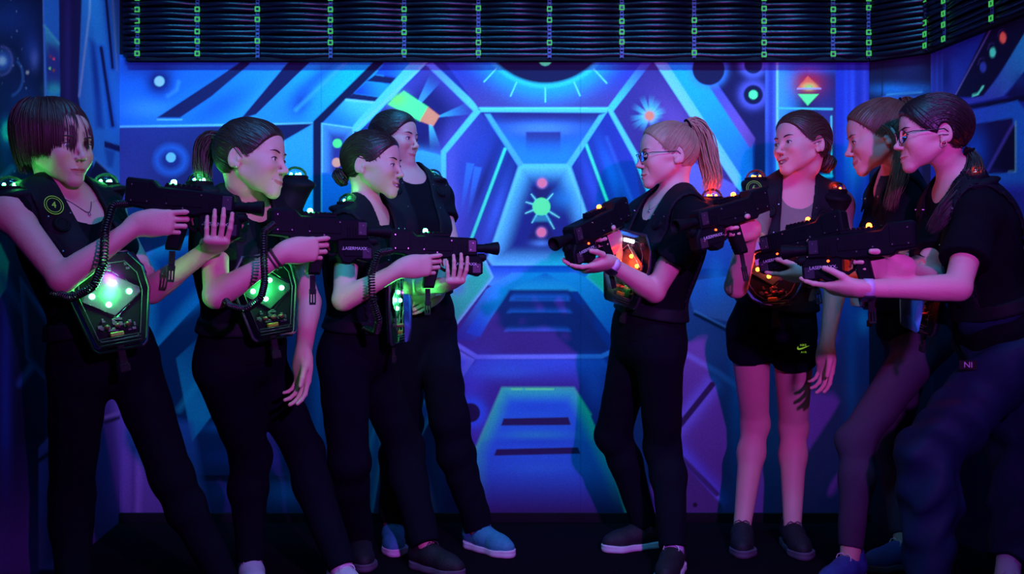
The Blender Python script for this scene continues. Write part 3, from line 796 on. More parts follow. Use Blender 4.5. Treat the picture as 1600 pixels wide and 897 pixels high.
# ================================================================== the painted walls
def s2l(c): c = np.asarray(c, float)/255.; return np.where(c <= .04045, c/12.92, ((c+.055)/1.055)**2.4)
LEST = np.array([.40, .48, 1.15])
class Paint:
    def __init__(s, px, py, base):
        s.x, s.y = px, py; s.c = np.tile(s2l(base), (len(px), 1)); s.rs = np.random.RandomState(5)
        r = np.sin(px*.021+1.3*np.sin(py*.013))*np.sin(py*.027+px*.006); s.n = r
    def mixin(s, m, a, col):
        col = s2l(col) if np.ndim(col) == 1 else col
        s.c[m] = s.c[m]*(1-a[:, None])+col*a[:, None]
    def box(s, xy, pad):
        a = np.min(xy, 0)-pad; b = np.max(xy, 0)+pad
        return np.nonzero((s.x > a[0]) & (s.x < b[0]) & (s.y > a[1]) & (s.y < b[1]))[0]
    def sd(s, m, P_):
        x, y = s.x[m], s.y[m]; d = np.full(len(m), 1e9); ins = np.zeros(len(m), bool); n = len(P_)
        for i in range(n):
            x0, y0 = P_[i-1]; x1, y1 = P_[i]; ex, ey = x1-x0, y1-y0; wx, wy = x-x0, y-y0
            t = np.clip((wx*ex+wy*ey)/max(ex*ex+ey*ey, 1e-9), 0, 1); d = np.minimum(d, (wx-t*ex)**2+(wy-t*ey)**2)
            c = (y0 > y) != (y1 > y); 
            if y1 != y0: ins ^= c & (x < (x1-x0)*(y-y0)/(y1-y0)+x0)
        d = np.sqrt(d); return np.where(ins, -d, d)
    def poly(s, P_, col, soft=1.2, a=1.0):
        P_ = np.array(P_, float); m = s.box(P_, soft*2+2); 
        if not len(m): return
        d = s.sd(m, P_); s.mixin(m, a*np.clip(.5-d/(2*soft), 0, 1), col)
    def glow(s, P_, edge, inner, fall, a=1.0, soft=1.2, pw=1.0):
        """area painted with one colour along its rim fading to another inside"""
        P_ = np.array(P_, float); m = s.box(P_, 4); 
        if not len(m): return
        d = s.sd(m, P_); t = np.clip(-d/fall, 0, 1)**pw; t = t*t*(3-2*t)
        col = s2l(edge)*(1-t[:, None])+s2l(inner)*t[:, None]; s.mixin(m, a*np.clip(.5-d/(2*soft), 0, 1), col)
    def grad(s, P_, p0, c0, p1, c1, a0=1.0, a1=1.0, soft=1.2, pw=1.0):
        P_ = np.array(P_, float); m = s.box(P_, soft*2+2)
        if not len(m): return
        d = s.sd(m, P_); v = np.array(p1, float)-np.array(p0, float); t = np.clip(((s.x[m]-p0[0])*v[0]+(s.y[m]-p0[1])*v[1])/(v@v), 0, 1)**pw
        t = t*t*(3-2*t); col = s2l(c0)*(1-t[:, None])+s2l(c1)*t[:, None]
        s.mixin(m, (a0*(1-t)+a1*t)*np.clip(.5-d/(2*soft), 0, 1), col)
    def line(s, pts, w, col, soft=1.0, a=1.0, halo=0, hc=None, ha=.6):
        pts = np.array(pts, float); pad = w+soft+halo*2.5+2; m = s.box(pts, pad)
        if not len(m): return
        x, y = s.x[m], s.y[m]; d = np.full(len(m), 1e9)
        for i in range(len(pts)-1):
            e = pts[i+1]-pts[i]; t = np.clip(((x-pts[i][0])*e[0]+(y-pts[i][1])*e[1])/max(e@e, 1e-9), 0, 1)
            d = np.minimum(d, np.hypot(x-pts[i][0]-t*e[0], y-pts[i][1]-t*e[1]))
        if halo: s.mixin(m, ha*np.exp(-(np.maximum(d-w/2, 0)/halo)**2), hc if hc is not None else col)
        s.mixin(m, a*np.clip(.5-(d-w/2)/(2*soft), 0, 1), col)
    def spot(s, c, r, col, soft=1.0, a=1.0, e=1.0, halo=0, hc=None, ha=.6, rot=0):
        m = s.box(np.array([c]), (r+halo*2.5+soft*2)*max(1, e)+3)
        if not len(m): return
        x, y = s.x[m]-c[0], s.y[m]-c[1]; d = np.hypot(x, y/e)-r
        if halo: s.mixin(m, ha*np.exp(-(np.maximum(d, 0)/halo)**2), hc if hc is not None else col)
        s.mixin(m, a*np.clip(.5-d/(2*soft), 0, 1), col)
    def fuzz(s, c, rx, ry, col, a=.7, rot=0):
        m = s.box(np.array([c]), 2.6*max(rx, ry)); 
        if not len(m): return
        x, y = s.x[m]-c[0], s.y[m]-c[1]; q = math.radians(rot); u = x*math.cos(q)+y*math.sin(q); v = -x*math.sin(q)+y*math.cos(q)
        s.mixin(m, a*np.exp(-(u/rx)**2-(v/ry)**2), col)
    def ray(s, c, to, w0, w1, col, a=.9, pw=1.0):
        c = np.array(c, float); to = np.array(to, float); d = to-c; n = np.array([-d[1], d[0]])/np.hypot(*d)
        s.grad([c+n*w0, c-n*w0, to-n*w1, to+n*w1], c, col, to, col, a, 0, 1.0, pw)
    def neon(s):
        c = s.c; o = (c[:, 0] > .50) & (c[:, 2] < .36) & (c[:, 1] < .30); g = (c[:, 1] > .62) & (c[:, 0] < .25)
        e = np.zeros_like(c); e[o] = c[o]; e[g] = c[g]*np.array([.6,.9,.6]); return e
    def out(s):
        g = s.rs.normal(0, 1, len(s.x)); c = s.c*(1+.10*s.n[:, None]*.5+.045*g[:, None])/LEST
        return np.clip(c, .002, .92)
def wall_grid(name, A, Bp, z0, z1, step, paint_fn, base, mat):
    """upright wall from plan point A to B (x, y); painted per vertex"""
    L = math.hypot(Bp[0]-A[0], Bp[1]-A[1]); nu = int(L/step)+1; nz = int((z1-z0)/step)+1
    u = np.linspace(0, 1, nu); z = np.linspace(z0, z1, nz); U, Z = np.meshgrid(u, z, indexing='ij')
    X = A[0]+(Bp[0]-A[0])*U; Y = A[1]+(Bp[1]-A[1])*U; v = np.stack([X, Y, Z], -1).reshape(-1, 3)
    i, j = np.meshgrid(np.arange(nu-1), np.arange(nz-1), indexing='ij'); b = (i*nz+j).ravel()
    f = np.stack([b, b+nz, b+nz+1, b+1], 1)
    # wall units of the mural: 367 to the metre, counted as in the artwork survey
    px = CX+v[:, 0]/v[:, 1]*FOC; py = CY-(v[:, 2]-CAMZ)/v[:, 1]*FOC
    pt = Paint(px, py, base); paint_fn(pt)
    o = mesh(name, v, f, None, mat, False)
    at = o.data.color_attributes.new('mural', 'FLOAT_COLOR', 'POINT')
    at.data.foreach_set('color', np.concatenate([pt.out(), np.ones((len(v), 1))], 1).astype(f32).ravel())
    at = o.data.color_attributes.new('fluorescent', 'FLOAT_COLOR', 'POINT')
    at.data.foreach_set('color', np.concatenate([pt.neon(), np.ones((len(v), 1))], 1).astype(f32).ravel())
    o['kind'] = 'structure'; return o
def mural_mat():
    m = bpy.data.materials.new('painted_mural'); m.use_nodes = True; nt = m.node_tree; n = nt.nodes; L = nt.links
    b = n['Principled BSDF']; b.inputs['Roughness'].default_value = .78; b.inputs['Specular IOR Level'].default_value = .18
    at = n.new('ShaderNodeAttribute'); at.attribute_name = 'mural'
    tc = n.new('ShaderNodeTexCoord'); no = n.new('ShaderNodeTexNoise'); no.inputs['Scale'].default_value = 240; no.inputs['Detail'].default_value = 2
    mr = n.new('ShaderNodeMapRange'); mr.inputs['From Min'].default_value = .3; mr.inputs['From Max'].default_value = .7; mr.inputs['To Min'].default_value = .86; mr.inputs['To Max'].default_value = 1.1
    mm = n.new('ShaderNodeMix'); mm.data_type = 'RGBA'; mm.blend_type = 'MULTIPLY'; mm.inputs[0].default_value = 1
    L.new(tc.outputs['Object'], no.inputs['Vector']); L.new(no.outputs['Fac'], mr.inputs[0]); L.new(at.outputs['Color'], mm.inputs[6]); L.new(mr.outputs[0], mm.inputs[7])
    L.new(mm.outputs[2], b.inputs['Base Color'])
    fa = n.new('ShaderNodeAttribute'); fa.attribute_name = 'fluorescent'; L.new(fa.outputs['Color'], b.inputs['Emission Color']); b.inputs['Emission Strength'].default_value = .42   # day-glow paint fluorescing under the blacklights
    n2 = n.new('ShaderNodeTexNoise'); n2.inputs['Scale'].default_value = 90; bp = n.new('ShaderNodeBump'); bp.inputs['Strength'].default_value = .12; bp.inputs['Distance'].default_value = .004
    L.new(tc.outputs['Object'], n2.inputs['Vector']); L.new(n2.outputs['Fac'], bp.inputs['Height']); L.new(bp.outputs['Normal'], b.inputs['Normal'])
    return m
DK = (24, 16, 74); NV = (22, 22, 96); PU = (72, 52, 168); BL = (32, 96, 240); BR = (60, 150, 255); CY_ = (40, 170, 255); LT = (105, 190, 255); TE = (60, 200, 200)
def paint_back(p):
    # ---------------- upper left field
    p.grad([(180,85),(600,85),(600,200),(180,200)], (180,90), (32,100,240), (600,190), (36,140,255))
    p.fuzz((235,105), 60, 22, (30,30,150), .75); p.fuzz((250,140), 30, 26, (24,60,200), .6); p.fuzz((330,115), 60, 18, (28,60,215), .5, -25)
    p.fuzz((345,165), 60, 20, (26,50,200), .6, -30); p.fuzz((230,170), 40, 16, (70,140,255), .6); p.fuzz((420,150), 50, 16, (60,150,255), .5, -45)
    p.line([(262,150),(276,140),(279,128)], 5, (90,160,255), 3, .4)
    p.spot((249,127), 7.5, (170,225,255), 1.5, halo=13, hc=(26,26,120), ha=.95)
    p.poly([(245,184),(281,184),(330,151),(388,102),(393,94),(380,94),(330,128)], (26,22,88))
    p.line([(246,187),(284,187)], 2, (120,190,255), 1, .7)
    p.poly([(456,90),(492,90),(400,179),(376,186)], (24,18,82))
    p.grad([(492,90),(604,90),(490,193),(404,193),(400,180)], (590,100), (20,170,255), (420,190), (40,120,250))
    p.fuzz((500,118), 55, 12, (28,50,190), .7, -42); p.fuzz((470,160), 16, 26, (26,40,165), .8, 30); p.line([(462,172),(540,98)], 5, (70,160,255), 3, .6)
    p.line([(187,198),(500,193)], 3, (120,190,255), 1.5, .8)
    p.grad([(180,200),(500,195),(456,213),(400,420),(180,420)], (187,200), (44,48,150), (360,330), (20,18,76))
    p.fuzz((200,300), 40, 60, (60,60,170), .5)
    p.spot((267,246), 7, (110,190,255), 1.4, halo=9, hc=(28,40,140), ha=.9)
    ring = [(267+22*math.cos(q), 250+20*math.sin(q)) for q in np.linspace(0, 2*PI, 24)]
    p.line(ring, 8, (40,100,240), 6, .75)
    p.spot((267,246), 7, (120,200,255), 1.4)
    p.poly([(376,197),(490,193),(455,213),(440,240),(376,240)], (22,20,86))
    p.grad([(490,193),(490,520),(440,520),(440,222)], (490,200), (50,140,250), (450,340), (26,140,250))
    # dark frame lines
    p.poly([(590,90),(608,90),(503,196),(503,345),(489,345),(489,190)], (18,14,66))
    p.grad([(608,90),(655,90),(628,122),(586,116)], (600,110), (28,70,210), (650,92), (30,150,255))
    p.poly([(586,117),(629,124),(620,132),(572,127)], (20,18,80))
    p.grad([(572,128),(620,132),(600,152),(552,146)], (600,130), (30,130,245), (560,148), (28,60,190))
    p.poly([(552,146),(600,153),(594,161),(540,154)], (22,20,84))
    p.grad([(540,155),(594,162),(556,198),(503,193)], (560,156), (70,170,255), (530,196), (36,110,245)); p.line([(541,156),(592,161)], 3, (120,205,255), 1.2)
    p.glow([(503,194),(552,200),(552,345),(503,345)], (70,130,240), (46,42,140), 22, soft=1)
    p.line([(503,345),(503,193),(552,200),(552,345)], 2.2, (110,180,255), 1)
    p.spot((527,224), 7, (80,230,130), 1); p.spot((526,254), 7.2, (235,125,125), 1)
    p.grad([(503,270),(600,270),(560,420),(503,420)], (520,280), (38,90,215), (560,400), (18,40,120))
    # pentagon with the lamp
    p.glow([(560,206),(672,98),(746,172),(692,240),(690,262),(560,262)], (60,50,165), (30,22,104), 40)
    p.ray((652,165), (684,116), 2, 12, (70,140,255), .95); p.ray((686,182), (745,166), 1, 12, (60,150,255), .95, .7); p.ray((672,192), (682,240), 2, 10, (80,175,255), 1, .7)
    p.fuzz((650,240), 60, 10, (60,140,250), .8, 10); p.grad([(660,235),(690,243),(690,330),(600,330),(600,240)], (690,240), (60,150,250), (610,330), (34,110,235))
    p.poly([(631,142),(669,167),(657,190),(606,163)], (84,232,140)); p.fuzz((620,155), 14, 10, (120,225,80), .7); p.poly([(669,167),(687,181),(677,197),(656,189)], (240,110,100))
    p.poly([(648,90),(675,90),(560,206),(551,204),(552,196)], (84,190,255)); p.line([(670,93),(556,203)], 3, (140,220,255), 2, .6)
    p.grad([(664,100),(677,98),(749,166),(743,177)], (668,100), (90,120,255), (745,170), (90,180,255))
    p.grad([(676,97),(800,90),(800,166),(749,166)], (720,100), (34,36,150), (790,160), (46,40,135))
    # ---------------- upper centre
    p.grad([(690,90),(1022,90),(952,170),(748,170)], (850,95), (40,50,190), (850,170), (72,56,160))
    p.spot((852,25), 107, (22,18,72), 1.2, halo=26, hc=(30,150,255), ha=.98)
    p.spot((852,25), 107, (22,18,72), 1.5); p.line([(852+109*math.cos(q), 25+109*math.sin(q)) for q in np.linspace(.65, 2.5, 30)], 6, (50,190,255), 3)
    for q, l0, l1 in ((2.32,112,140),(1.98,113,136),(1.57,112,134),(1.16,113,136),(.83,112,142)):
        c, s = math.cos(q), math.sin(q); p.line([(852+l0*c, 25+l0*s), (852+l1*c, 25+l1*s)], 2, (100,225,255), 1)
    p.spot((852,92), 11, (80,240,180), 1)
    # right diagonal arm of the frame
    p.grad([(1008,90),(1024,90),(1018,115),(962,178),(948,170)], (1015,95), (60,70,200), (955,172), (70,180,255))
    # star burst field
    p.poly([(1020,95),(1150,290),(1150,420),(1010,420),(990,245),(955,178)], (56,40,140)); p.fuzz((1060,200), 25, 60, (110,70,190), .6, -30)
    p.grad([(1040,230),(1150,290),(1150,420),(1060,420)], (1080,300), (90,90,235), (1150,420), (70,60,190))
    for q, l in ((-.35,30),(-.05,24),(-.75,26),(-1.05,32),(-1.45,36),(-1.95,36),(-2.6,34),(3.0,34),(2.55,34),(2.1,30),(.5,20),(1.2,20),(-3.0,20)):
        p.ray((1015,181), (1015+l*math.cos(q), 181+l*math.sin(q)), 1.5, 5.5, (80,190,255), .95)
    p.spot((1015,181), 7.5, (245,105,105), 1, halo=4, hc=(160,140,230), ha=.6)
    # inner trapezoid, top
    p.grad([(748,172),(952,172),(889,260),(813,260)], (850,176), (40,30,120), (850,258), (36,120,250))
    p.fuzz((850,198), 60, 9, (70,120,255), .85); p.fuzz((850,206), 44, 7, (90,130,255), .5)
    p.grad([(822,206),(876,206),(876,255),(822,255)], (850,208), (40,36,130), (850,252), (32,110,235), .9, .1)
    p.fuzz((790,230), 16, 30, (30,110,240), .6, -30); p.fuzz((910,230), 16, 30, (30,110,240), .6, 30)
    # side fields of the corridor
    p.grad([(748,172),(813,260),(765,404),(770,430),(692,430),(692,240)], (700,300), (64,64,190), (800,300), (22,34,130))
    p.fuzz((704,320), 10, 90, (96,90,220), .7); p.fuzz((740,250), 20, 60, (36,60,190), .6, 30)
    for q in (0, 1): p.ray((735+q*12,255+q*6), (718+q*10,345+q*10), 6, 1, (50,110,240), .7); 
    p.fuzz((775,330), 10, 60, (60,90,230), .7, 18); p.fuzz((752,290), 6, 50, (20,24,100), .7, 20)
    p.grad([(952,172),(889,260),(937,404),(930,430),(1020,430),(990,240)], (1000,300), (40,50,180), (900,300), (30,40,150))
    p.fuzz((925,290), 10, 60, (50,80,225), .6, -18); p.fuzz((960,280), 10, 60, (28,100,240), .8, -22); p.fuzz((980,330), 8, 50, (22,30,120), .8, -20); p.line([(948,215),(990,320)], 4, (60,100,230), 3, .5)
    p.line([(789,233),(737,372)], 4.5, (60,215,190), 1.2, halo=5, hc=(30,60,170)); p.line([(916,226),(960,345)], 4.5, (60,215,190), 1.2, halo=5, hc=(30,60,170))
    # central panel
    T_ = [(813,259),(889,259),(939,404),(932,415),(772,415),(764,404)]
    p.glow(T_, (84,175,255), (28,34,130), 34, pw=.9); p.fuzz((850,330), 34, 40, (26,30,120), .6); p.fuzz((880,310), 20, 16, (30,130,235), .5)
    p.poly([(830,292),(866,292),(846,322)], (30,20,86), 3, .7); p.poly([(825,372),(846,335),(868,372),(858,378),(836,378)], (30,22,90), 3, .7)
    p.line(T_+[T_[0]], 5, (96,190,255), 2)
    for q, l in ((-2.25,28),(-2.85,28),(2.75,30),(2.1,32),(1.05,44),(.55,36),(-.85,30)):
        p.ray((846,323), (846+l*math.cos(q), 323+l*math.sin(q)), 1, 3.5, (60,190,240), .7); p.line([(846+14*math.cos(q),323+14*math.sin(q)),(846+l*.9*math.cos(q),323+l*.9*math.sin(q))], 1.4, (120,240,230), .8)
    p.spot((847,286), 7, (240,95,140), 1, halo=2.5, hc=(150,110,200)); p.spot((846,363), 7, (235,95,140), 1, halo=2.5, hc=(150,110,200)); p.fuzz((845,380), 14, 5, (80,130,230), .8)
    p.spot((846,323), 13.8, (84,245,150), 1)
    p.poly([(838,336),(854,336),(860,346),(832,346)], (50,150,200), 2, .6)
    # main frame lines
    p.line([(814,259),(888,259)], 4, (80,185,255), 1.2)
    p.poly([(757,178),(766,178),(818,256),(811,262)], (70,150,255)); p.poly([(936,180),(948,176),(892,262),(885,256)], (76,165,255))
    p.poly([(748,168),(952,168),(948,176),(752,175)], (84,185,255)); p.line([(750,169),(950,169)], 2, (90,230,255), 1, .8)
    p.poly([(744,168),(752,174),(697,240),(697,430),(689,430),(689,236)], (84,175,255)); 
    p.poly([(948,170),(956,170),(998,243),(1030,330),(1022,330),(990,248)], (84,180,255))
    # right diagonal beam
    p.grad([(1036,90),(1086,90),(1176,216),(1176,290),(1158,290)], (1060,110), (30,150,255), (1170,280), (36,110,240))
    p.grad([(1078,90),(1096,90),(1182,216),(1172,232)], (1090,100), (40,70,220), (1180,216), (110,70,190))
    p.poly([(1019,92),(1038,92),(1158,276),(1158,300),(1150,292)], (108,190,255)); p.line([(1036,94),(1157,280)], 2.5, (70,160,255), 2, .7)
    # right of the beam
    p.poly([(1092,90),(1196,90),(1196,420),(1178,300),(1180,216)], (26,18,82)); 
    p.spot((1107,108), 25, (24,18,72), 1.2, halo=7, hc=(60,120,255), ha=.6); p.spot((1107,108), 24.5, (24,18,72), 1)
    p.spot((1177,101), 14, (24,18,72), 1, halo=8, hc=(84,90,230), ha=.9); p.spot((1177,101), 13.5, (24,18,72), 1)
    p.spot((1177,148), 15, (22,18,70), 1.5, halo=9, hc=(84,80,220), ha=.9); p.spot((1177,148), 14, (20,16,66), 1.5); p.spot((1177,148), 7, (84,235,165), 1)
    p.glow([(1196,90),(1213,90),(1213,430),(1196,430)], (70,90,230), (52,56,180), 8); p.fuzz((1185,230), 20, 40, (24,20,90), .6)
    p.grad([(1213,90),(1306,90),(1306,300),(1213,300)], (1214,150), (66,130,250), (1262,150), (30,22,92)); p.fuzz((1262,105), 50, 10, (40,80,225), .8); p.fuzz((1290,200), 20, 60, (60,50,160), .5)
    p.line([(1214.5,92),(1214.5,300)], 3, (130,190,255), 1.2)
    p.fuzz((1263,130), 22, 18, (190,25,60), .9); p.poly([(1262,119),(1282,138),(1246,138)], (250,70,70), 1); p.fuzz((1264,136), 9, 5, (255,190,120), .9); p.line([(1246,138.5),(1282,138.5)], 2, (210,140,255), .8)  # lit red triangle, its glow and hot spot painted on
    p.poly([(1247,147),(1279,147),(1262,165)], (90,225,140), 1)
    p.line([(1216,169),(1300,170.5)], 3, (70,170,215), 1); p.line([(1299,182),(1299,275)], 2.6, (84,170,215), 1); p.line([(1283,275),(1299,275)], 5, (40,160,225), 1.5)
    p.poly([(1306,90),(1362,90),(1362,430),(1306,430)], (34,38,170)); 
    for x, c in ((1312,(30,40,190)),(1322,(40,60,215)),(1332,(56,70,225)),(1341,(30,34,150)),(1351,(60,60,200))): p.fuzz((x,200), 4, 110, c, .8)
    p.fuzz((1335,250), 14, 40, (20,120,220), .6)
    # ---------------- lower centre
    p.grad([(690,415),(1010,415),(1010,455),(690,455)], (850,416), (36,80,225), (850,452), (70,150,255)); p.line([(772,417),(932,417)], 2, (24,50,170), 2, .7)
    p.poly([(690,420),(700,430),(790,452),(930,480),(925,560),(690,560)], (56,44,150))
    p.grad([(800,426),(852,426),(800,452),(742,532),(706,532),(760,452)], (800,440), (50,140,255), (720,530), (44,50,170))
    p.grad([(792,452),(750,527),(728,520),(775,445)], (790,455), (40,140,255), (735,520), (34,70,210))
    p.grad([(900,426),(852,426),(900,452),(960,532),(990,532),(950,452)], (900,440), (50,140,255), (980,530), (34,80,220))
    p.poly([(796,453),(888,453),(962,560),(740,560),(742,545)], (54,40,140), 2.5); p.grad([(800,454),(884,454),(890,470),(796,470)], (845,468), (70,100,240), (845,456), (50,40,140), .9, .2, 2)
    for y, x0, x1 in ((466,806,884),(489,800,886),(518,796,884)):
        p.grad([(x0,y-15),(x1,y-15),(x1+8,y),(x0-8,y)], (0,y), (64,90,230), (0,y-15), (50,40,140), .9, 0, 2); p.line([(x0,y+1),(x1,y+1)], 2, (36,28,110), 1.5, .6)
    p.glow([(757,405),(770,433),(709,512),(690,512),(690,470)], (84,190,230), (48,195,180), 7); p.fuzz((715,450), 14, 14, (90,120,240), .7)
    p.glow([(930,415),(915,433),(948,462),(966,440)], (84,190,230), (48,195,180), 7); p.line([(709,512),(770,433),(757,405)], 2.5, (110,200,255), 1)
    p.line([(690,530),(708,535),(745,558),(940,557),(985,535)], 7, (96,120,255), 1.2, halo=3, hc=(50,50,190))
    p.glow([(690,540),(712,545),(742,562),(716,600),(690,640)], (96,130,255), (60,90,240), 16)
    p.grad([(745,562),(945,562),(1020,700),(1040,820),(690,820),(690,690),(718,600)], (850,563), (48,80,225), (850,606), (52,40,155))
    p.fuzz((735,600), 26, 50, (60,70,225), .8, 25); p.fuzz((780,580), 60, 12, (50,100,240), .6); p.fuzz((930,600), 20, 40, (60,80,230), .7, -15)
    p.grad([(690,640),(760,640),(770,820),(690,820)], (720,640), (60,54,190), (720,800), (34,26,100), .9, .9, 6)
    p.spot((735,645), 15, (24,18,76), 1, halo=12, hc=(40,90,250), ha=.95); p.spot((735,645), 14, (24,18,76), 1)
    D_ = [(785,607),(896,607),(922,648),(962,740),(985,820),(745,820),(742,706)]
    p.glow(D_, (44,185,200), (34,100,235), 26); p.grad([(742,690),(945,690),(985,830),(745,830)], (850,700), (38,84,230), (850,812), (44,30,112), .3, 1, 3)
    p.line([(742,706),(785,607),(896,607),(922,648)], 4, (60,200,190), 2, .9); p.line([(800,608),(815,608)], 3, (84,225,150), 1); p.line([(822,608),(864,608)], 3, (84,225,150), 1)
    p.fuzz((838,636), 46, 9, (30,80,225), .7); p.fuzz((838,680), 50, 7, (38,150,215), .7); p.fuzz((838,690), 60, 6, (30,70,215), .6); p.fuzz((838,732), 64, 10, (38,110,235), .7)
    p.poly([(787,654),(888,652),(892,664),(783,665)], (34,26,92), .8); p.poly([(776,702),(903,699),(907,709),(772,712)], (34,26,92), .8)
    # ---------------- lower right
    p.poly([(1010,430),(1362,430),(1362,820),(1040,820),(985,700),(985,540)], (70,52,158)); p.fuzz((1090,520), 60, 70, (110,80,205), .5)
    p.grad([(1070,440),(1150,430),(1150,505),(1085,490)], (1100,450), (90,90,235), (1120,500), (120,90,215)); p.fuzz((1120,440), 14, 30, (60,110,255), .8)
    p.line([(1086,491),(1150,524)], 5, (30,22,84), 1.2); p.line([(1086,486),(1150,519)], 2, (150,130,255), 1.5, .7)
    p.line([(1068,551),(1122,582),(1160,610)], 8, (96,100,235), 3, .8)
    p.line([(1058,670),(1113,601)], 9, (34,24,84), 1, halo=12, hc=(84,90,235), ha=.8)
    p.line([(1030,660),(1042,686),(1125,780)], 4, (96,110,255), 1.5, halo=14, hc=(70,80,240), ha=.9)
    p.poly([(1040,692),(1128,790),(1128,825),(1040,825)], (60,48,140), 1.5); p.line([(1062,712),(1120,772)], 8, (40,30,100), 1.5, .9); p.spot((1086,789), 3.5, (24,16,50), 1)
    p.grad([(1160,430),(1362,430),(1362,600),(1160,600)], (1200,430), (40,60,200), (1200,600), (60,50,160)); p.fuzz((1210,700), 40, 90, (84,84,190), .5)
    for x in (1150,1330): p.fuzz((x,600), 10, 160, (20,90,230), .6)
    p.fuzz((1350,500), 10, 20, (40,130,255), .8)
    # ---------------- lower left
    p.poly([(187,345),(690,345),(690,820),(187,820)], (22,34,104), 8, .95)  # dark teal field carries the leg shadows on the wall in its colour
    p.glow([(228,395),(350,345),(430,345),(230,560)], (50,120,230), (26,60,170), 26); p.line([(190,470),(330,380)], 12, (18,16,60), 2); p.fuzz((310,470), 40, 10, (30,110,230), .7, -40)
    p.grad([(275,560),(340,500),(400,560),(300,690)], (290,640), (46,120,220), (360,540), (24,50,140)); p.line([(280,640),(350,540)], 8, (60,140,235), 5, .6)
    p.poly([(335,643),(400,643),(400,656),(330,656)], (16,14,54), 1); p.fuzz((370,668), 50, 8, (40,90,215), .8); p.fuzz((380,715), 60, 14, (26,50,170), .6)
    p.poly([(290,742),(456,744),(458,753),(290,751)], (20,16,60), 1); p.fuzz((450,770), 40, 20, (40,100,225), .7); p.fuzz((370,770), 40, 14, (30,60,170), .6); 
    p.grad([(187,640),(300,660),(330,820),(187,820)], (210,700), (96,76,205), (320,800), (80,64,170), .85, .75, 6)  # purple-grey area: violet light reaching between the shadows, painted in
    p.line([(220,640),(215,815)], 6, (130,100,240), 6, .6); p.line([(208,700),(208,820)], 5, (60,46,140), 3, .6)
    p.glow([(560,760),(590,640),(600,700),(580,820),(555,820)], (50,130,225), (30,70,180), 10); p.fuzz((575,700), 12, 80, (40,120,220), .7)
    p.fuzz((500,640), 14, 100, (30,90,210), .6); p.line([(640,640),(660,612)], 5, (18,16,60), 1.5); p.glow([(635,600),(680,640),(650,700),(630,680)], (60,140,240), (34,80,210), 10)
    p.fuzz((670,740), 30, 60, (24,40,130), .8); p.grad([(655,700),(690,820),(640,820)], (660,720), (110,90,220), (660,820), (80,64,160), .7, .7, 4)
    # panel joints
    for x in (502, 907): p.line([(x,90),(x,820)], 1.0, (16,20,90), .8, .45)
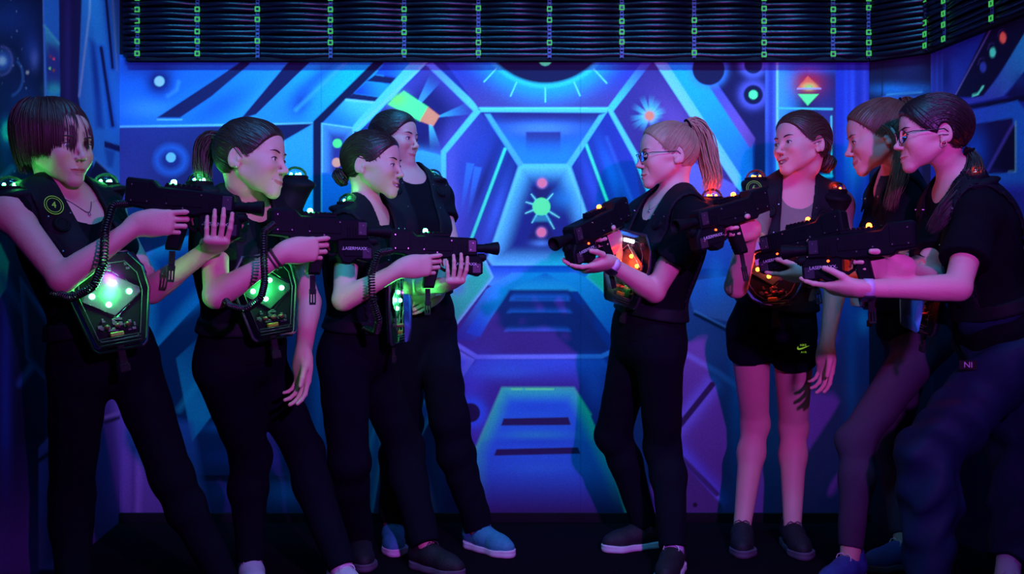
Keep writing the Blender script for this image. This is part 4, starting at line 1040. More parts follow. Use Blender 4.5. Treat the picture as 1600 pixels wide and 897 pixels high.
def paint_left(p):
    p.poly([(-60,-60),(66,-60),(72,940),(-60,940)], (16,22,70)); 
    for c, rx, ry, col, a in (((15,30),40,30,(30,60,170),.5),((50,80),14,30,(40,70,190),.6),((10,140),30,40,(20,34,110),.6),((40,160),20,30,(24,60,160),.6),((8,240),16,60,(20,50,160),.6)): p.fuzz(c, rx, ry, col, a)
    p.spot((3,95), 6, (150,190,255), 3, halo=10, hc=(60,100,230), ha=.8); p.line([(3+16*math.cos(q),95+22*math.sin(q)) for q in np.linspace(-1.6,1.6,14)], 2.5, (90,90,200), 1.5, .8)
    p.spot((12,205), 8, (60,190,240), 3, e=1.7, halo=6, hc=(30,110,230)); p.fuzz((54,92), 6, 14, (90,110,230), .7); p.spot((43,113), 2.6, (170,180,210), 1)
    p.line([(14+22*math.cos(q),120+30*math.sin(q)) for q in np.linspace(-.9,1.3,14)], 2.5, (60,110,230), 2, .7)
    rs = np.random.RandomState(3)
    for _ in range(40): p.spot((rs.uniform(-20,64), rs.uniform(-10,300)), rs.uniform(.5,1.2), (120,150,230), .7, .8)
    p.line([(-5,285),(20,262)], 6, (30,110,220), 5, .7); p.grad([(0,380),(14,410),(10,450),(-10,480)], (0,380), (50,200,190), (0,470), (30,150,160))
    p.line([(0,430),(60,520)], 12, (30,70,150), 6, .7); p.line([(30,600),(58,560)], 8, (40,110,220), 5, .7); p.fuzz((8,640), 10, 160, (30,80,210), .8); p.grad([(-60,715),(50,690),(70,900),(-60,900)], (0,690), (40,36,120), (40,880), (78,64,180), .3, .9, 8)
    p.poly([(66,-60),(92,-60),(95,330),(72,330)], (44,120,240)); p.grad([(70,40),(93,70),(94,140),(74,140)], (90,45), (60,170,240), (80,100), (40,60,170)); p.line([(69,40),(92,68)], 3, (80,200,240), 1.5)
    p.poly([(74,68),(92,78),(94,125),(76,125)], (52,60,170), 5, .9); p.fuzz((86,140), 12, 10, (60,200,235), .9)
    for c, col in (((79,88),(150,50,90)),((84,92),(220,60,70)),((78,107),(120,235,140)),((84,110),(170,90,60))): p.spot(c, 2, col, 1)
    p.line([(67,-20),(75,300)], 1.5, (96,130,240), 1)
    p.poly([(92,-60),(128,-60),(124,330),(96,330)], (36,28,100)); p.fuzz((106,80), 5, 140, (56,44,140), .8)
    p.poly([(130,-60),(190,-60),(190,345),(150,280),(122,150)], (50,130,245)); p.line([(141,-10),(140,20),(124,150)], 3, (140,170,255), 1.5)
    p.poly([(140,60),(150,70),(162,200),(150,200)], (30,60,190), 4, .8); p.fuzz((150,120), 5, 60, (24,40,150), .7, -6)
    p.line([(158,75),(176,196)], 5, (26,24,90), 1, halo=4, hc=(30,70,220)); p.line([(165,-10),(176,106)], 4, (26,24,90), 1, halo=4, hc=(30,70,220)); p.line([(176,0),(183,110)], 3, (110,150,240), 1.5, .7)
    p.poly([(163,220),(188,228),(188,238),(163,230)], (26,24,100), 1); p.poly([(163,232),(180,236),(176,262),(168,260)], (30,60,170), 3, .7)
    p.poly([(150,250),(186,285),(186,420),(130,300)], (20,18,66)); p.line([(146,246),(186,280)], 3, (90,150,250), 2, .6)
    p.poly([(90,420),(187,430),(187,880),(60,900)], (24,28,80), 4); p.glow([(30,430),(120,560),(110,640),(40,560)], (30,70,150), (16,24,60), 12)
    p.glow([(150,600),(187,600),(215,830),(150,890),(60,890),(60,700)], (120,96,230), (70,54,160), 26); p.line([(165,652),(200,640)], 5, (130,110,220), 1.5, .8); p.line([(165,660),(200,648)], 5, (24,20,60), 1.5)
    p.line([(60,720),(90,700)], 6, (20,18,60), 1.5); p.fuzz((206,780), 8, 60, (150,110,250), .7, 8)
def paint_right(p):
    p.poly([(1440,-40),(1640,-40),(1640,950),(1440,950)], (40,52,190))
    p.grad([(1452,85),(1552,43),(1490,150),(1452,150)], (1455,120), (60,60,190), (1520,90), (40,60,200)); p.fuzz((1478,120), 10, 30, (26,28,120), .8)
    for x in (1456,1464,1472): p.line([(x,80),(x,150)], 1.6, (50,90,230), 1, .6)
    p.poly([(1550,30),(1606,0),(1606,50),(1536,152),(1490,152)], (24,18,66)); p.line([(1550,42),(1492,150)], 2, (130,110,230), 1, .8)
    p.spot((1567,59), 5.4, (235,80,80), 1, e=1.6); p.spot((1551,82), 5, (80,225,215), 1, e=1.6); p.spot((1536,105), 5, (64,84,220), 1, e=1.6)
    for c in ((1565,50),(1549,72),(1534,95)): p.line([(c[0]-6,c[1]+6),(c[0]-3,c[1]-3),(c[0]+4,c[1]-4)], 1.5, (84,64,170), 1, .7)
    p.grad([(1602,50),(1602,110),(1568,150),(1500,166),(1496,156),(1536,150),(1560,120)], (1602,60), (50,160,255), (1510,160), (70,70,220))
    p.line([(1520,149),(1528,147),(1536,135)], 3, (100,245,220), 1); p.poly([(1602,110),(1602,160),(1572,150)], (30,26,100)); p.fuzz((1595,125), 12, 12, (30,60,170), .6)
    p.poly([(1505,165),(1602,148),(1602,158),(1508,172)], (22,18,70), 1.5)
    p.grad([(1505,175),(1590,157),(1604,175),(1604,300),(1590,300),(1582,186),(1512,196)], (1510,180), (50,90,235), (1600,200), (36,120,250))
    p.poly([(1512,196),(1582,184),(1588,268),(1540,275),(1500,275)], (30,24,92)); p.poly([(1548,262),(1584,195),(1588,200),(1588,268)], (22,16,58)); p.line([(1540,272),(1582,196)], 4, (96,84,220), 2, .7)
    p.line([(1587,190),(1587,268),(1576,269)], 2.4, (110,200,240), 1); p.fuzz((1524,235), 18, 34, (30,90,240), .8); p.spot((1520,246), 7, (80,215,150), 1, e=1.9)
    p.grad([(1500,275),(1604,268),(1604,300),(1500,300)], (1550,275), (40,120,240), (1550,300), (50,60,200)); p.poly([(1500,300),(1604,300),(1604,470),(1500,470)], (44,56,180)); p.line([(1540,300),(1590,340)], 8, (96,110,240), 3, .7)
    p.poly([(1440,470),(1640,470),(1640,950),(1440,950)], (24,20,70), 20)
def paint_column(p):
    p.poly([(1350,-60),(1465,-60),(1465,950),(1350,950)], (22,17,62)); p.fuzz((1408,140), 40, 9, (30,110,235), .9); p.grad([(1378,150),(1445,150),(1440,300),(1380,300)], (1400,150), (40,80,200), (1400,280), (30,26,90))
    p.line([(1378,60),(1378,150)], 2, (20,14,40), 1); p.line([(1386,148),(1440,144)], 2.5, (70,150,240), 1.5, .8); p.fuzz((1420,100), 25, 60, (34,30,100), .6)

def build_room():
    mm = mural_mat()
    XL, XR = (187-CX)/FOC*WY, (1358-CX)/FOC*WY
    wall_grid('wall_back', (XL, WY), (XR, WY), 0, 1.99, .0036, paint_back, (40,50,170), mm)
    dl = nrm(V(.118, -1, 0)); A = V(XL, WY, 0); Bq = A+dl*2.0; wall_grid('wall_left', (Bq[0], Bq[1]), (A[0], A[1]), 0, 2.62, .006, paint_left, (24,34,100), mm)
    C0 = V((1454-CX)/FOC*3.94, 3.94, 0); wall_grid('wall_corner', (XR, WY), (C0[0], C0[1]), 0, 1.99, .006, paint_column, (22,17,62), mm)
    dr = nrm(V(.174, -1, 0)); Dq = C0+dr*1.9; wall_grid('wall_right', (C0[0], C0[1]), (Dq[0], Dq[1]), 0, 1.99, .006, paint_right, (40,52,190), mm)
    bk = principled('black_painted_board', (.010,.008,.014), .8, spec=.15, bump=.1, bscale=40, var=.3)
    # upper walls behind the conduits, ceiling, floor
    pts = [(XL, WY), (XR, WY), (C0[0], C0[1]), (Dq[0], Dq[1])]
    mb = MB()
    for a, b in zip(pts[:-1], pts[1:]): mb.add([(a[0],a[1],1.99),(b[0],b[1],1.99),(b[0],b[1],2.62),(a[0],a[1],2.62)], [(0,1,2,3)])
    o = mb.build('wall_upper', bk); o['kind'] = 'structure'
    mb = MB(); mb.box((0,2.0,-.03), (2.6,2.6,.03)); o = mb.build('floor', principled('black_carpet', (.008,.005,.009), .97, spec=.05, bump=.6, bscale=240, var=.4, vscale=60)); o['kind'] = 'structure'
    mb = MB(); mb.box((0,2.0,2.65), (2.6,2.6,.03)); o = mb.build('ceiling', bk); o['kind'] = 'structure'
    # side walls nearer than the picture edge
    for nm, a, b in (('wall_left_near', Bq, Bq+dl*1.6), ('wall_right_near', Dq, Dq+dr*1.6)):
        mb = MB(); mb.add([(a[0],a[1],0),(b[0],b[1],0),(b[0],b[1],2.62),(a[0],a[1],2.62)], [(0,1,2,3)]); o = mb.build(nm, bk); o['kind'] = 'structure'
    # skirting
    for nm, a, b, s in (('baseboard_back', (XL,WY), (XR,WY), 1),):
        mb = MB(); mb.box(((a[0]+b[0])/2, a[1]-.008, .02), ((b[0]-a[0])/2, .008, .02), .002); o = mb.build(nm, bk); o['kind'] = 'structure'
    # ---- conduits
    hose = principled('glossy_black_hose', (.006,.004,.014), (.32), spec=.42, bump=.03, bscale=60)
    path = [V(XL+.03, WY, 0), V(XR, WY, 0), V(C0[0], C0[1], 0), V(Dq[0], Dq[1], 0)]
    seg = [np.linalg.norm(path[i+1]-path[i]) for i in range(3)]; tot = sum(seg)
    nr = [nrm(V(-(path[i+1]-path[i])[1], (path[i+1]-path[i])[0], 0))*-1 for i in range(3)]
    def at(s):
        i = 0
        while i < 2 and s > seg[i]: s -= seg[i]; i += 1
        n = nr[i].copy()
        return path[i]+(path[i+1]-path[i])*s/seg[i], n
    # strap stations (distance along the wall)
    sx = [220,313,406,519,633,748,858,970,1082,1190,1297,1352]
    st = [(x-CX)/FOC*WY-(XL+.03) for x in sx]+[seg[0]+seg[1]+.02]
    def srch(px):                                     # stations on the right-hand wall
        for k in range(400):
            q, _ = at(seg[0]+seg[1]+k*.004)
            if CX+FOC*q[0]/q[1] > px: return seg[0]+seg[1]+k*.004
        return tot
    st += [srch(1488), srch(1563), srch(1650)]
    rs = np.random.RandomState(11); NH = 17
    kn = np.array([0]+st+[tot])
    for h in range(NH):
        z0 = 1.985+h*.0235; S_ = np.arange(0, tot, .02); pts = []
        sag = rs.uniform(.002, .010, len(kn)); jit = rs.uniform(-.002, .002, len(kn)); bul = rs.uniform(.012, .02, len(kn))*(1+min(h, 6)/6*1.5)
        for s in S_:
            i = min(np.searchsorted(kn, s, side='right')-1, len(kn)-2); t = (s-kn[i])/max(kn[i+1]-kn[i], 1e-6)
            bump_ = math.sin(PI*t)**1.0
            q, n = at(s); q = q+n*(.018+bul[i]*bump_*.9)+V(0,0,z0-sag[i]*bump_+jit[i]*(1-t)+jit[i+1]*t); pts.append(q)
        mb = MB(); P_ = np.array(pts); P_[1:-1] = (P_[:-2]+2*P_[1:-1]+P_[2:])/4
        mb.tube(P_, .0108, 10); o = mb.build('hose', hose, None, True)
        ordn = ['lowest','second lowest','third from the bottom','fourth from the bottom','fifth from the bottom','sixth from the bottom','seventh from the bottom','eighth from the bottom','ninth from the bottom','tenth from the bottom'][h] if h < 10 else None
        tag(o, ('glossy black hose along the mural top, %s in the bundle' % ordn) if ordn else 'glossy black hose high in the bundle, at the top picture edge', 'hose', 'black hoses bundled above the mural' )
    tray = MB()
    for i in range(3):
        a, b = path[i], path[i+1]; n = nr[i]; c = (a+b)/2+n*.016; L_ = seg[i]/2-.01; d = nrm(b-a); ang = math.atan2(d[1], d[0]); tray.box((c[0],c[1],1.964), (L_,.015,.0085), .002, rotz(ang))
    o = tray.build('cable_tray', bk); tag(o, 'slim black cable tray under the hose bundle along the mural top', 'tray')
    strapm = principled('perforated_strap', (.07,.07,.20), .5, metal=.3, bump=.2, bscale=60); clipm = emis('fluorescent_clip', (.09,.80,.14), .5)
    nam = ['leftmost', 'second from the left', 'third from the left', 'fourth from the left', 'fifth from the left', 'sixth from the left', 'seventh from the left', 'eighth from the left', 'ninth from the left', 'tenth from the left', 'eleventh from the left', 'twelfth from the left, by the dark column', 'thirteenth from the left, on the dark column', 'fourteenth from the left', 'fifteenth from the left, top right corner']
    for k, s in enumerate(st[:15]):
        q, n = at(s); q = q+n*.036; d = np.cross(V(0,0,1), n); r_ = empty('hose_strap', (q[0], q[1], 1.965), 'strap with green square clips over the hoses, %s' % nam[k], 'strap', 'straps over the hoses')
        R = np.array([d, -n, V(0,0,1)]).T
        mb = MB(); 
        for j in range(26):
            z = .008+j*.016
            mb.box(R @ V(.0,0,z), (.0075,.0018,.0055), .001, R)
        for x in (-.0068,.0068): mb.box(R @ V(x,0,.21), (.0012,.0015,.21), 0, R)
        mb.build('strap_band', strapm, r_)
        zs = [.02+.047*j+rs.uniform(-.006,.006) for j in range(9)]
        for z in [z for z in zs if rs.rand() > .15]:
            mb = MB(); 
            for (x0, z0_, hx, hz) in ((-.0085,0,.0024,.0105),(.0085,0,.0024,.0105),(0,.0085,.0105,.0024),(0,-.0085,.0105,.0024)):
                mb.box(R @ V(x0,-.0045,z+z0_), (hx,.0025,hz), .0006, R)
            mb.build('clip', clipm, r_)
# ================================================================== lights and camera
def lamp(name, kind, loc, target, energy, col, **k):
    l = bpy.data.lights.new(name, kind); l.energy = energy; l.color = col
    for a, b in k.items(): setattr(l, a, b)
    o = bpy.data.objects.new(name, l); COL.objects.link(o); o.location = loc
    if target is not None: o.rotation_euler = (Vector(target)-Vector(loc)).to_track_quat('-Z', 'Y').to_euler()
    return o
def build_lights():
    # violet stage lamp beside the camera
    lamp('stage_lamp', 'SPOT', (.85, -.15, 1.80), (.05, 3.6, 1.40), 385, (.61, .08, 1.0), spot_size=math.radians(74), spot_blend=1.0, shadow_soft_size=.05)
    # row of assumed ceiling blacklights; cyan wash added in place of paint fluorescence
    for x in (-1.25, -.42, .42, 1.25):
        lamp('ceiling_wash_fill', 'AREA', (x, 3.52, 2.56), (x*1.02, 4.087, 1.55), 3.6, (.03, .48, 1.0), shape='RECTANGLE', size=.78, size_y=.06, spread=math.radians(62))
    lamp('ceiling_wash_fill', 'AREA', (1.45, 2.5, 2.56), (2.0, 3.0, 1.5), 4, (.05, .45, 1.0), shape='RECTANGLE', size=.6, size_y=.08)
    lamp('ceiling_wash_fill', 'AREA', (-1.15, 2.7, 2.56), (-1.65, 3.3, 1.4), 3, (.05, .45, 1.0), shape='RECTANGLE', size=.6, size_y=.08)
    # unseen ceiling fill light, added to lift the lower wall
    lamp('ceiling_wash_fill', 'AREA', (0, 2.0, 2.56), (0, 4.087, .35), 14, (.03, .40, 1.0), shape='RECTANGLE', size=2.4, size_y=.10, spread=math.radians(100))
    w = bpy.data.worlds.new('World'); bpy.context.scene.world = w; w.use_nodes = True; w.node_tree.nodes['Background'].inputs[0].default_value = (.02, .01, .05, 1); w.node_tree.nodes['Background'].inputs[1].default_value = .35
    cam = bpy.data.cameras.new('camera'); co = bpy.data.objects.new('camera', cam); COL.objects.link(co); co.location = (0, 0, CAMZ); co.rotation_euler = (PI/2, 0, 0)
    cam.sensor_width = 36; cam.lens = 36*FOC/1600; cam.clip_start = .05
    s = bpy.context.scene; s.camera = co; s.view_settings.view_transform = 'Standard'; s.view_settings.look = 'None'; s.view_settings.gamma = 1; s.view_settings.exposure = 0.0
    s.view_settings.use_curve_mapping = False; s.cycles.max_bounces = 6; s.cycles.transparent_max_bounces = 16; s.cycles.use_denoising = True; s.cycles.sample_clamp_indirect = 4
# ================================================================== laser-tag gear
M_PLAST = principled('gun_black_plastic', (.0045,.0052,.0090), .6, spec=.09, bump=.03, bscale=400, var=.2, vscale=30)
M_PLAST2 = principled('gun_dark_rubber', (.005,.0052,.008), .62, spec=.12, bump=.05, bscale=300)
M_PLATE = principled('gun_violet_grey_plate', (.026,.022,.042), .38, spec=.6)
M_METAL = principled('bright_screw', (.62,.60,.64), .25, metal=.9)
M_VEST = principled('vest_black_foam', (.0075,.0075,.013), .65, spec=.14, bump=.06, bscale=200, var=.25, vscale=14)
M_WEB = principled('black_webbing', (.007,.0065,.009), .85, bump=.4, bscale=260, var=.2)
M_CORD = principled('coil_cord_black', (.007,.0065,.009), .3, spec=.6)
M_CLEAR = clear_mat('clear_polycarbonate', (.93,.96,.96), .02, .14)
M_DOME = clear_mat('clear_dome', (.94,.96,.96), .14, .05)
M_PCB = principled('circuit_board', (.012,.035,.030), .4, spec=.5, var=.5, vscale=60)
M_CHIP = principled('chips', (.045,.042,.06), .4); M_YEL = principled('yellow_battery', (.30,.16,.01), .5); M_RED = principled('red_capacitor', (.16,.02,.03), .5)
M_WHITE = principled('white_print', (.60,.58,.66), .6)
LEDM = {'g': emis('led_green', (.05,1.0,.22), 60), 'r': emis('led_red', (1.0,.11,.012), 16)}
LEDD = {'g': emis('led_green_dim', (.03,1.0,.15), 9), 'r': emis('led_red_dim', (1.0,.06,.008), 7)}
M_LAMP = emis('white_status_lamp', (.72,.95,1.0), 7)
LCOL = {'g': (.06,1.0,.20), 'r': (1.0,.045,.012)}
def text_mesh(name, txt, size, mat, parent, M, ext=.0004):
    cu = bpy.data.curves.new(name, 'FONT'); cu.body = txt; cu.size = size; cu.extrude = ext; cu.align_x = 'CENTER'; cu.align_y = 'CENTER'
    o = bpy.data.objects.new(name, cu); COL.objects.link(o)
    dg = bpy.context.evaluated_depsgraph_get(); me = bpy.data.meshes.new_from_object(o.evaluated_get(dg)); bpy.data.objects.remove(o)
    me.name = name; me.transform(M); me.materials.clear(); return link(name, me, parent, mat, False)
def point(name, loc, col, e, r, parent=None):
    l = bpy.data.lights.new(name, 'POINT'); l.energy = e; l.color = col; l.shadow_soft_size = r
    o = bpy.data.objects.new(name, l); COL.objects.link(o); o.location = tuple(loc)
    if parent is not None: o.parent = parent
    return o
def make_gun():
    """frame: x = muzzle direction, y = holder's left, z = up; rear end at x = 0"""
    G = {}
    mb = MB()
    prof = [(0,.002),(0,.060),(.006,.066),(.072,.064),(.088,.050),(.285,.044),(.292,.038),(.292,-.004),(.215,-.006),(.190,-.012),(.060,-.010),(.050,-.002)]
    mb.prism([(x,z) for x,z in prof], -.024, .024, .004)
    mb.prism([(.198,-.004),(.296,-.002),(.312,-.020),(.312,-.052),(.296,-.060),(.262,-.052),(.238,-.066),(.214,-.062),(.200,-.040)], -.020, .020, .004)
    mb.box((.15,0,.052), (.05,.010,.004), .0015)
    for i in range(7): mb.box((.108+i*.014,0,.0575), (.004,.011,.003), .001)
    for s in (-1, 1):
        mb.box((.036,s*.0245,.034), (.030,.0015,.024), .001); mb.box((.160,s*.0245,.020), (.048,.0012,.012), .001)
        mb.box((.255,s*.0205,-.030), (.036,.0012,.016), .001)
        for i in range(4): mb.box((.228+i*.009,s*.0243,.014), (.002,.0018,.012), .0006)
        for x in np.linspace(.1,.2,5): mb.cyl((x,s*.0235,.034), (x,s*.0255,.034), .003, n=10)
    for s in (-1, 1):
        mb.box((.274,s*.0252,.022), (.013,.0012,.016), .0008, mi=1); mb.box((.290,s*.0212,-.038), (.014,.0012,.013), .0008, mi=1)
        for (x, z) in ((.018,.050),(.018,.014),(.060,.014),(.112,.012),(.156,.004),(.204,.036),(.276,.030),(.268,.012),(.292,-.034),(.212,-.030)):
            mb.cyl((x,s*.0240,z), (x,s*.0272,z), .0026, .0018, 10, mi=2)
    G['receiver'] = mb.build('receiver', [M_PLAST, M_PLATE, M_METAL], None, angle=35)
    mb = MB(); mb.lathe([(.0,.292),(.014,.292),(.014,.322),(.0165,.326),(.0165,.336),(.0205,.352),(.0225,.368),(.0195,.370),(.0165,.362),(.0,.352)], 28, (0,0,0))
    mb.xf(lambda p: V(p[2], p[1], p[0]+.021)); G['barrel'] = mb.build('barrel', M_PLAST2, None, angle=40)
    mb = MB(); mb.cyl((.300,0,-.008), (.322,0,-.008), .0105, .0115, 20, bev=.001); mb.cyl((.322,0,-.008), (.327,0,-.008), .008, .008, 20); G['lower_emitter'] = mb.build('lower_emitter', M_PLAST2, None, angle=40)
    mb = MB()
    mb.prism([(.128,-.008),(.168,-.008),(.163,-.045),(.152,-.082),(.148,-.092),(.114,-.092),(.112,-.084),(.120,-.050)], -.0165, .0165, .006)
    for i in range(5): mb.box((.1615-.003*i,0,-.034-.010*i), (.0035,.0150,.0022), .001)
    G['grip'] = mb.build('grip', M_PLAST2, None, angle=35)
    mb = MB(); mb.tube([(.166,0,-.010),(.170,0,-.036),(.186,0,-.044),(.204,0,-.040),(.206,0,-.012)], .0038, 8, flat=1.2); G['trigger_guard'] = mb.build('trigger_guard', M_PLAST2, None, angle=40)
    mb = MB(); mb.tube([(.180,0,-.008),(.177,0,-.020),(.181,0,-.032)], [.004,.0035,.0028], 8); G['trigger'] = mb.build('trigger', M_RED, None, angle=40)
    mb = MB(); mb.lathe([(0.0001,.0125),(.0045,.0115),(.0075,.008),(.0085,0)], 16, (.122,.0,.0605)); G['lens'] = mb
    mb = MB(); mb.box((.130,0,-.124), (.0085,.0012,.022), .0006); mb.box((.130,0,-.150), (.0105,.004,.008), .002); 
    for x in (-.008,0,.008): mb.box((.130+x,0,-.170), (.0020,.0028,.014), .001)
    mb.box((.130,0,-.186), (.0095,.0028,.0035), .001); G['strap'] = mb.build('strap', M_WEB, None)
    for k, o in list(G.items()):
        if k != 'lens': COL.objects.unlink(o); o.data.transform(Matrix.Diagonal((1,1.15,1 if k == 'barrel' else GZ,1)) if k != 'strap' else Matrix.Translation((0,0,-.012)))
    G['lens'].xf(lambda p: V(p[0],p[1],p[2]+.0115))
    return G
GUN = None; GZ = 1.22
def place_gun(rear, muz, team, label, roll=0, off=(0,0,0), extra=None, dim=1.0):
    global GUN
    if GUN is None: GUN = make_gun()
    rear = P(*rear); muz = P(*muz); x = nrm(muz-rear); up = V(0,0,1); y = nrm(np.cross(up, x)); z = np.cross(x, y)
    if roll: c, s = math.cos(roll), math.sin(roll); y, z = y*c+z*s, z*c-y*s
    F = Fr(rear-z*.030, x, y, z); r = empty('laser_tag_gun', (0,0,0), label, 'laser tag gun', 'laser tag guns held by the players'); r.matrix_world = F.mat()
    for k, o in GUN.items():
        if k == 'lens': continue
        c = o.copy(); COL.objects.link(c); c.parent = r
    first = [o for o in bpy.data.objects if o.name.startswith('indicator_light_'+team)]
    o = GUN['lens'].build('indicator_light', LEDM[team], r, True)
    for s in (-1, 1):
        M = Matrix(((1,0,0,.252),(0,0,s*-1,s*.0258),(0,1,0,-.033),(0,0,0,1))) if s == -1 else Matrix(((-1,0,0,.252),(0,0,1,.0258),(0,1,0,-.033),(0,0,0,1)))
        if s == -1: M = Matrix(((1,0,0,.252),(0,0,-1,-.0258),(0,1,0,-.033),(0,0,0,1)))
        text_mesh('lettering', 'LASERMAXX', .0135, M_WHITE, r, M)
    if team == 'r':
        mb = MB()
        for s in (-1, 1): mb.cyl((.236,s*.0230,-.016), (.236,s*.0262,-.016), .0042, .003, 12)
        mb.build('side_led', LEDD['r'], r, True)
    if extra: extra(r)
    point('indicator_glow', (.122,0,.095), LCOL[team], .10 if team == 'g' else .16, .006, r)
    return F, r
def rigid_pack(c, yaw, team, roll=0, pitch=0, parent=None, sc=1.0, glow=1.0, lamp=True, rnd=False):
    """clear chest unit; x = wearer's right seen from the front, y = outwards, z = up. returns Empty parts under parent"""
    a = math.radians(yaw); f = V(math.cos(a), math.sin(a), math.sin(math.radians(pitch))); f = nrm(f); up = V(0,0,1); x = nrm(np.cross(f, up)); z = np.cross(x, f)
    q = math.radians(roll); x, z = x*math.cos(q)+z*math.sin(q), z*math.cos(q)-x*math.sin(q)
    F = Fr(P(*c), x, f, z, sc)
    out = [(-.060,.125),(.060,.125),(.092,.080),(.098,.020),(.066,-.118),(.056,-.128),(-.056,-.128),(-.066,-.118),(-.098,.020),(-.092,.080)]
    if rnd: out = [(.105*math.sin(q_), .118*math.cos(q_)) for q_ in np.linspace(0, 2*PI, 17)[:-1]]
    def ins(k): return [(p[0]*k, p[1]*k) for p in out]
    def put(mb, name, m, par=None, smooth=False, angle=None):
        mb.v = [tuple(p) for p in F.pts(np.array(mb.v))]; o = mb.build(name, m, None, smooth, angle); keepw(o, parent); 
        if par is not None: o.parent = par
        return o
    mb = MB(); mb.prism(ins(1.0), -.030, -.018, .004)
    back = put(mb, 'chest_unit', M_PLAST)
    mb = MB(); n = len(out)
    for k, (s_, y) in enumerate(((1.0,-.018),(.985,.012),(.93,.030),(.60,.036))): mb.v += [(p[0]*s_, y, p[1]*s_) for p in out]
    for k in range(3):
        for i in range(n): j = (i+1) % n; mb.f.append((k*n+i, (k+1)*n+i, (k+1)*n+j, k*n+j))
    mb.f.append(tuple(range(3*n, 4*n))[::-1]); mb.m = [0]*len(mb.f); put(mb, 'clear_cover', M_CLEAR, back, angle=50)
    mb = MB(); loop = [(p[0]*1.01, -.016, p[1]*1.01) for p in out]; dense = []
    for i in range(n): dense += [tuple(np.array(loop[i])*(1-t)+np.array(loop[(i+1)%n])*t) for t in (0,.33,.66)]
    mb.tube(dense, .0042, 6, True); put(mb, 'rim', M_PLATE, back, True)
    mb = MB(); loop = [(p[0]*.80, .0, p[1]*.80) for p in out]; dense = []
    for i in range(n): dense += [tuple(np.array(loop[i])*(1-t)+np.array(loop[(i+1)%n])*t) for t in (0,.5)]
    mb.tube(dense, .0016, 5, True)
    for z_ in (-.096,-.104,-.112): mb.tube([(-.052,.012,z_),(.052,.012,z_)], .0016, 5)
    put(mb, 'inner_frame', M_PLATE, back, True)
    mb = MB(); mb.prism([(-.074,.026),(0,.078),(.074,.026),(.074,.010),(0,-.040),(-.074,.010)], -.012, -.008, .001); brd = put(mb, 'light_board', M_PCB, back)
    mb = MB()
    rs = np.random.RandomState(4)
    for _ in range(26): x_, z_ = rs.uniform(-.045,.045), rs.uniform(-.085,-.045); mb.box((x_,-.010,z_), (rs.uniform(.002,.006),.004,rs.uniform(.002,.005)), .0006)
    for _ in range(12): x_, z_ = rs.uniform(-.055,.055), rs.uniform(.078,.1); mb.box((x_,-.010,z_), (rs.uniform(.002,.006),.004,rs.uniform(.002,.005)), .0006)
    put(mb, 'chips', M_CHIP, back)
    mb = MB(); mb.box((.006,.004,-.088), (.017,.006,.006), .002); put(mb, 'battery', M_YEL, back)
    mb = MB()
    for x_ in (-.026,.0,.026): mb.cyl((x_,-.010,-.066), (x_,.010,-.066), .006, n=12)
    put(mb, 'capacitor', M_RED, back, True)
    rest = 4
    for (x_, z_) in ((-.046,.018),(-.012,.046),(.046,.020),(.010,-.008)):
        mb = MB(); mb.lathe([(.0001,.0085),(.004,.0078),(.0066,.005),(.0075,0)], 14); mb.xf(lambda p: V(p[0]+x_, p[2]-.008, p[1]+z_)); put(mb, 'led', LEDM[team], brd, True)
    # etched facets of the inner prism that pick up the light
    mb = MB()
    for pts in ([(-.078,.006,.018),(0,.006,.084),(.078,.006,.018),(0,.006,-.046),(-.078,.006,.018)],): mb.tube(pts, .0013, 5)
    put(mb, 'light_frame', M_DOME, brd, True)
    if lamp:
        mb = MB(); mb.box((0,.004,.098), (.026,.004,.006), .002); put(mb, 'status_lamp', M_LAMP, back)
    point('chest_glow', F.p(0,.018,.02)-np.array(parent.location), LCOL[team], (1.6 if team == 'g' else 1.1)*glow, .02, parent)
    return F
def dome(root, c, team, e=1.0, sc=1.0, tilt=None):
    """clear signal dome on a shoulder pad"""
    mb = MB(); b = P(*c) if isinstance(c, tuple) and len(c) == 3 and c[2] > 1.9 and c[0] > 5 else np.asarray(c, float)
    r = .036*sc; R = np.eye(3)
    if tilt is not None: z = nrm(tilt); x = nrm(np.cross(V(0,1,0), z)); R = np.array([x, np.cross(z, x), z]).T
    mb.lathe([(r*1.05,-.014),(r*1.14,-.004),(r*1.10,0),(0.0001,0.001)], 28, b, R=R); base = mb.build('dome_base', M_PLAST2, None, angle=40); keepw(base, root)
    mb = MB(); mb.lathe([(r*math.cos(q), r*.86*math.sin(q)) for q in np.linspace(0, PI/2-.01, 10)], 28, b, R=R); o = mb.build('clear_dome', M_DOME, None, True); keepw(o, root); o.parent = base
    for (x_, y_) in ((-.014,-.006),(.014,-.004),(.0,.012)):
        mb = MB(); mb.lathe([(.0048,0),(.0048,.006),(.003,.0095),(.0001,.0105)], 12, b+R @ V(x_*sc,y_*sc,0), R=R); o = mb.build('led', LEDM[team], None, True); keepw(o, root); o.parent = base
    point('shoulder_glow', b+R @ V(0,0,.020)-np.array(root.location), LCOL[team], (.34 if team == 'g' else .34)*e, .012, root)
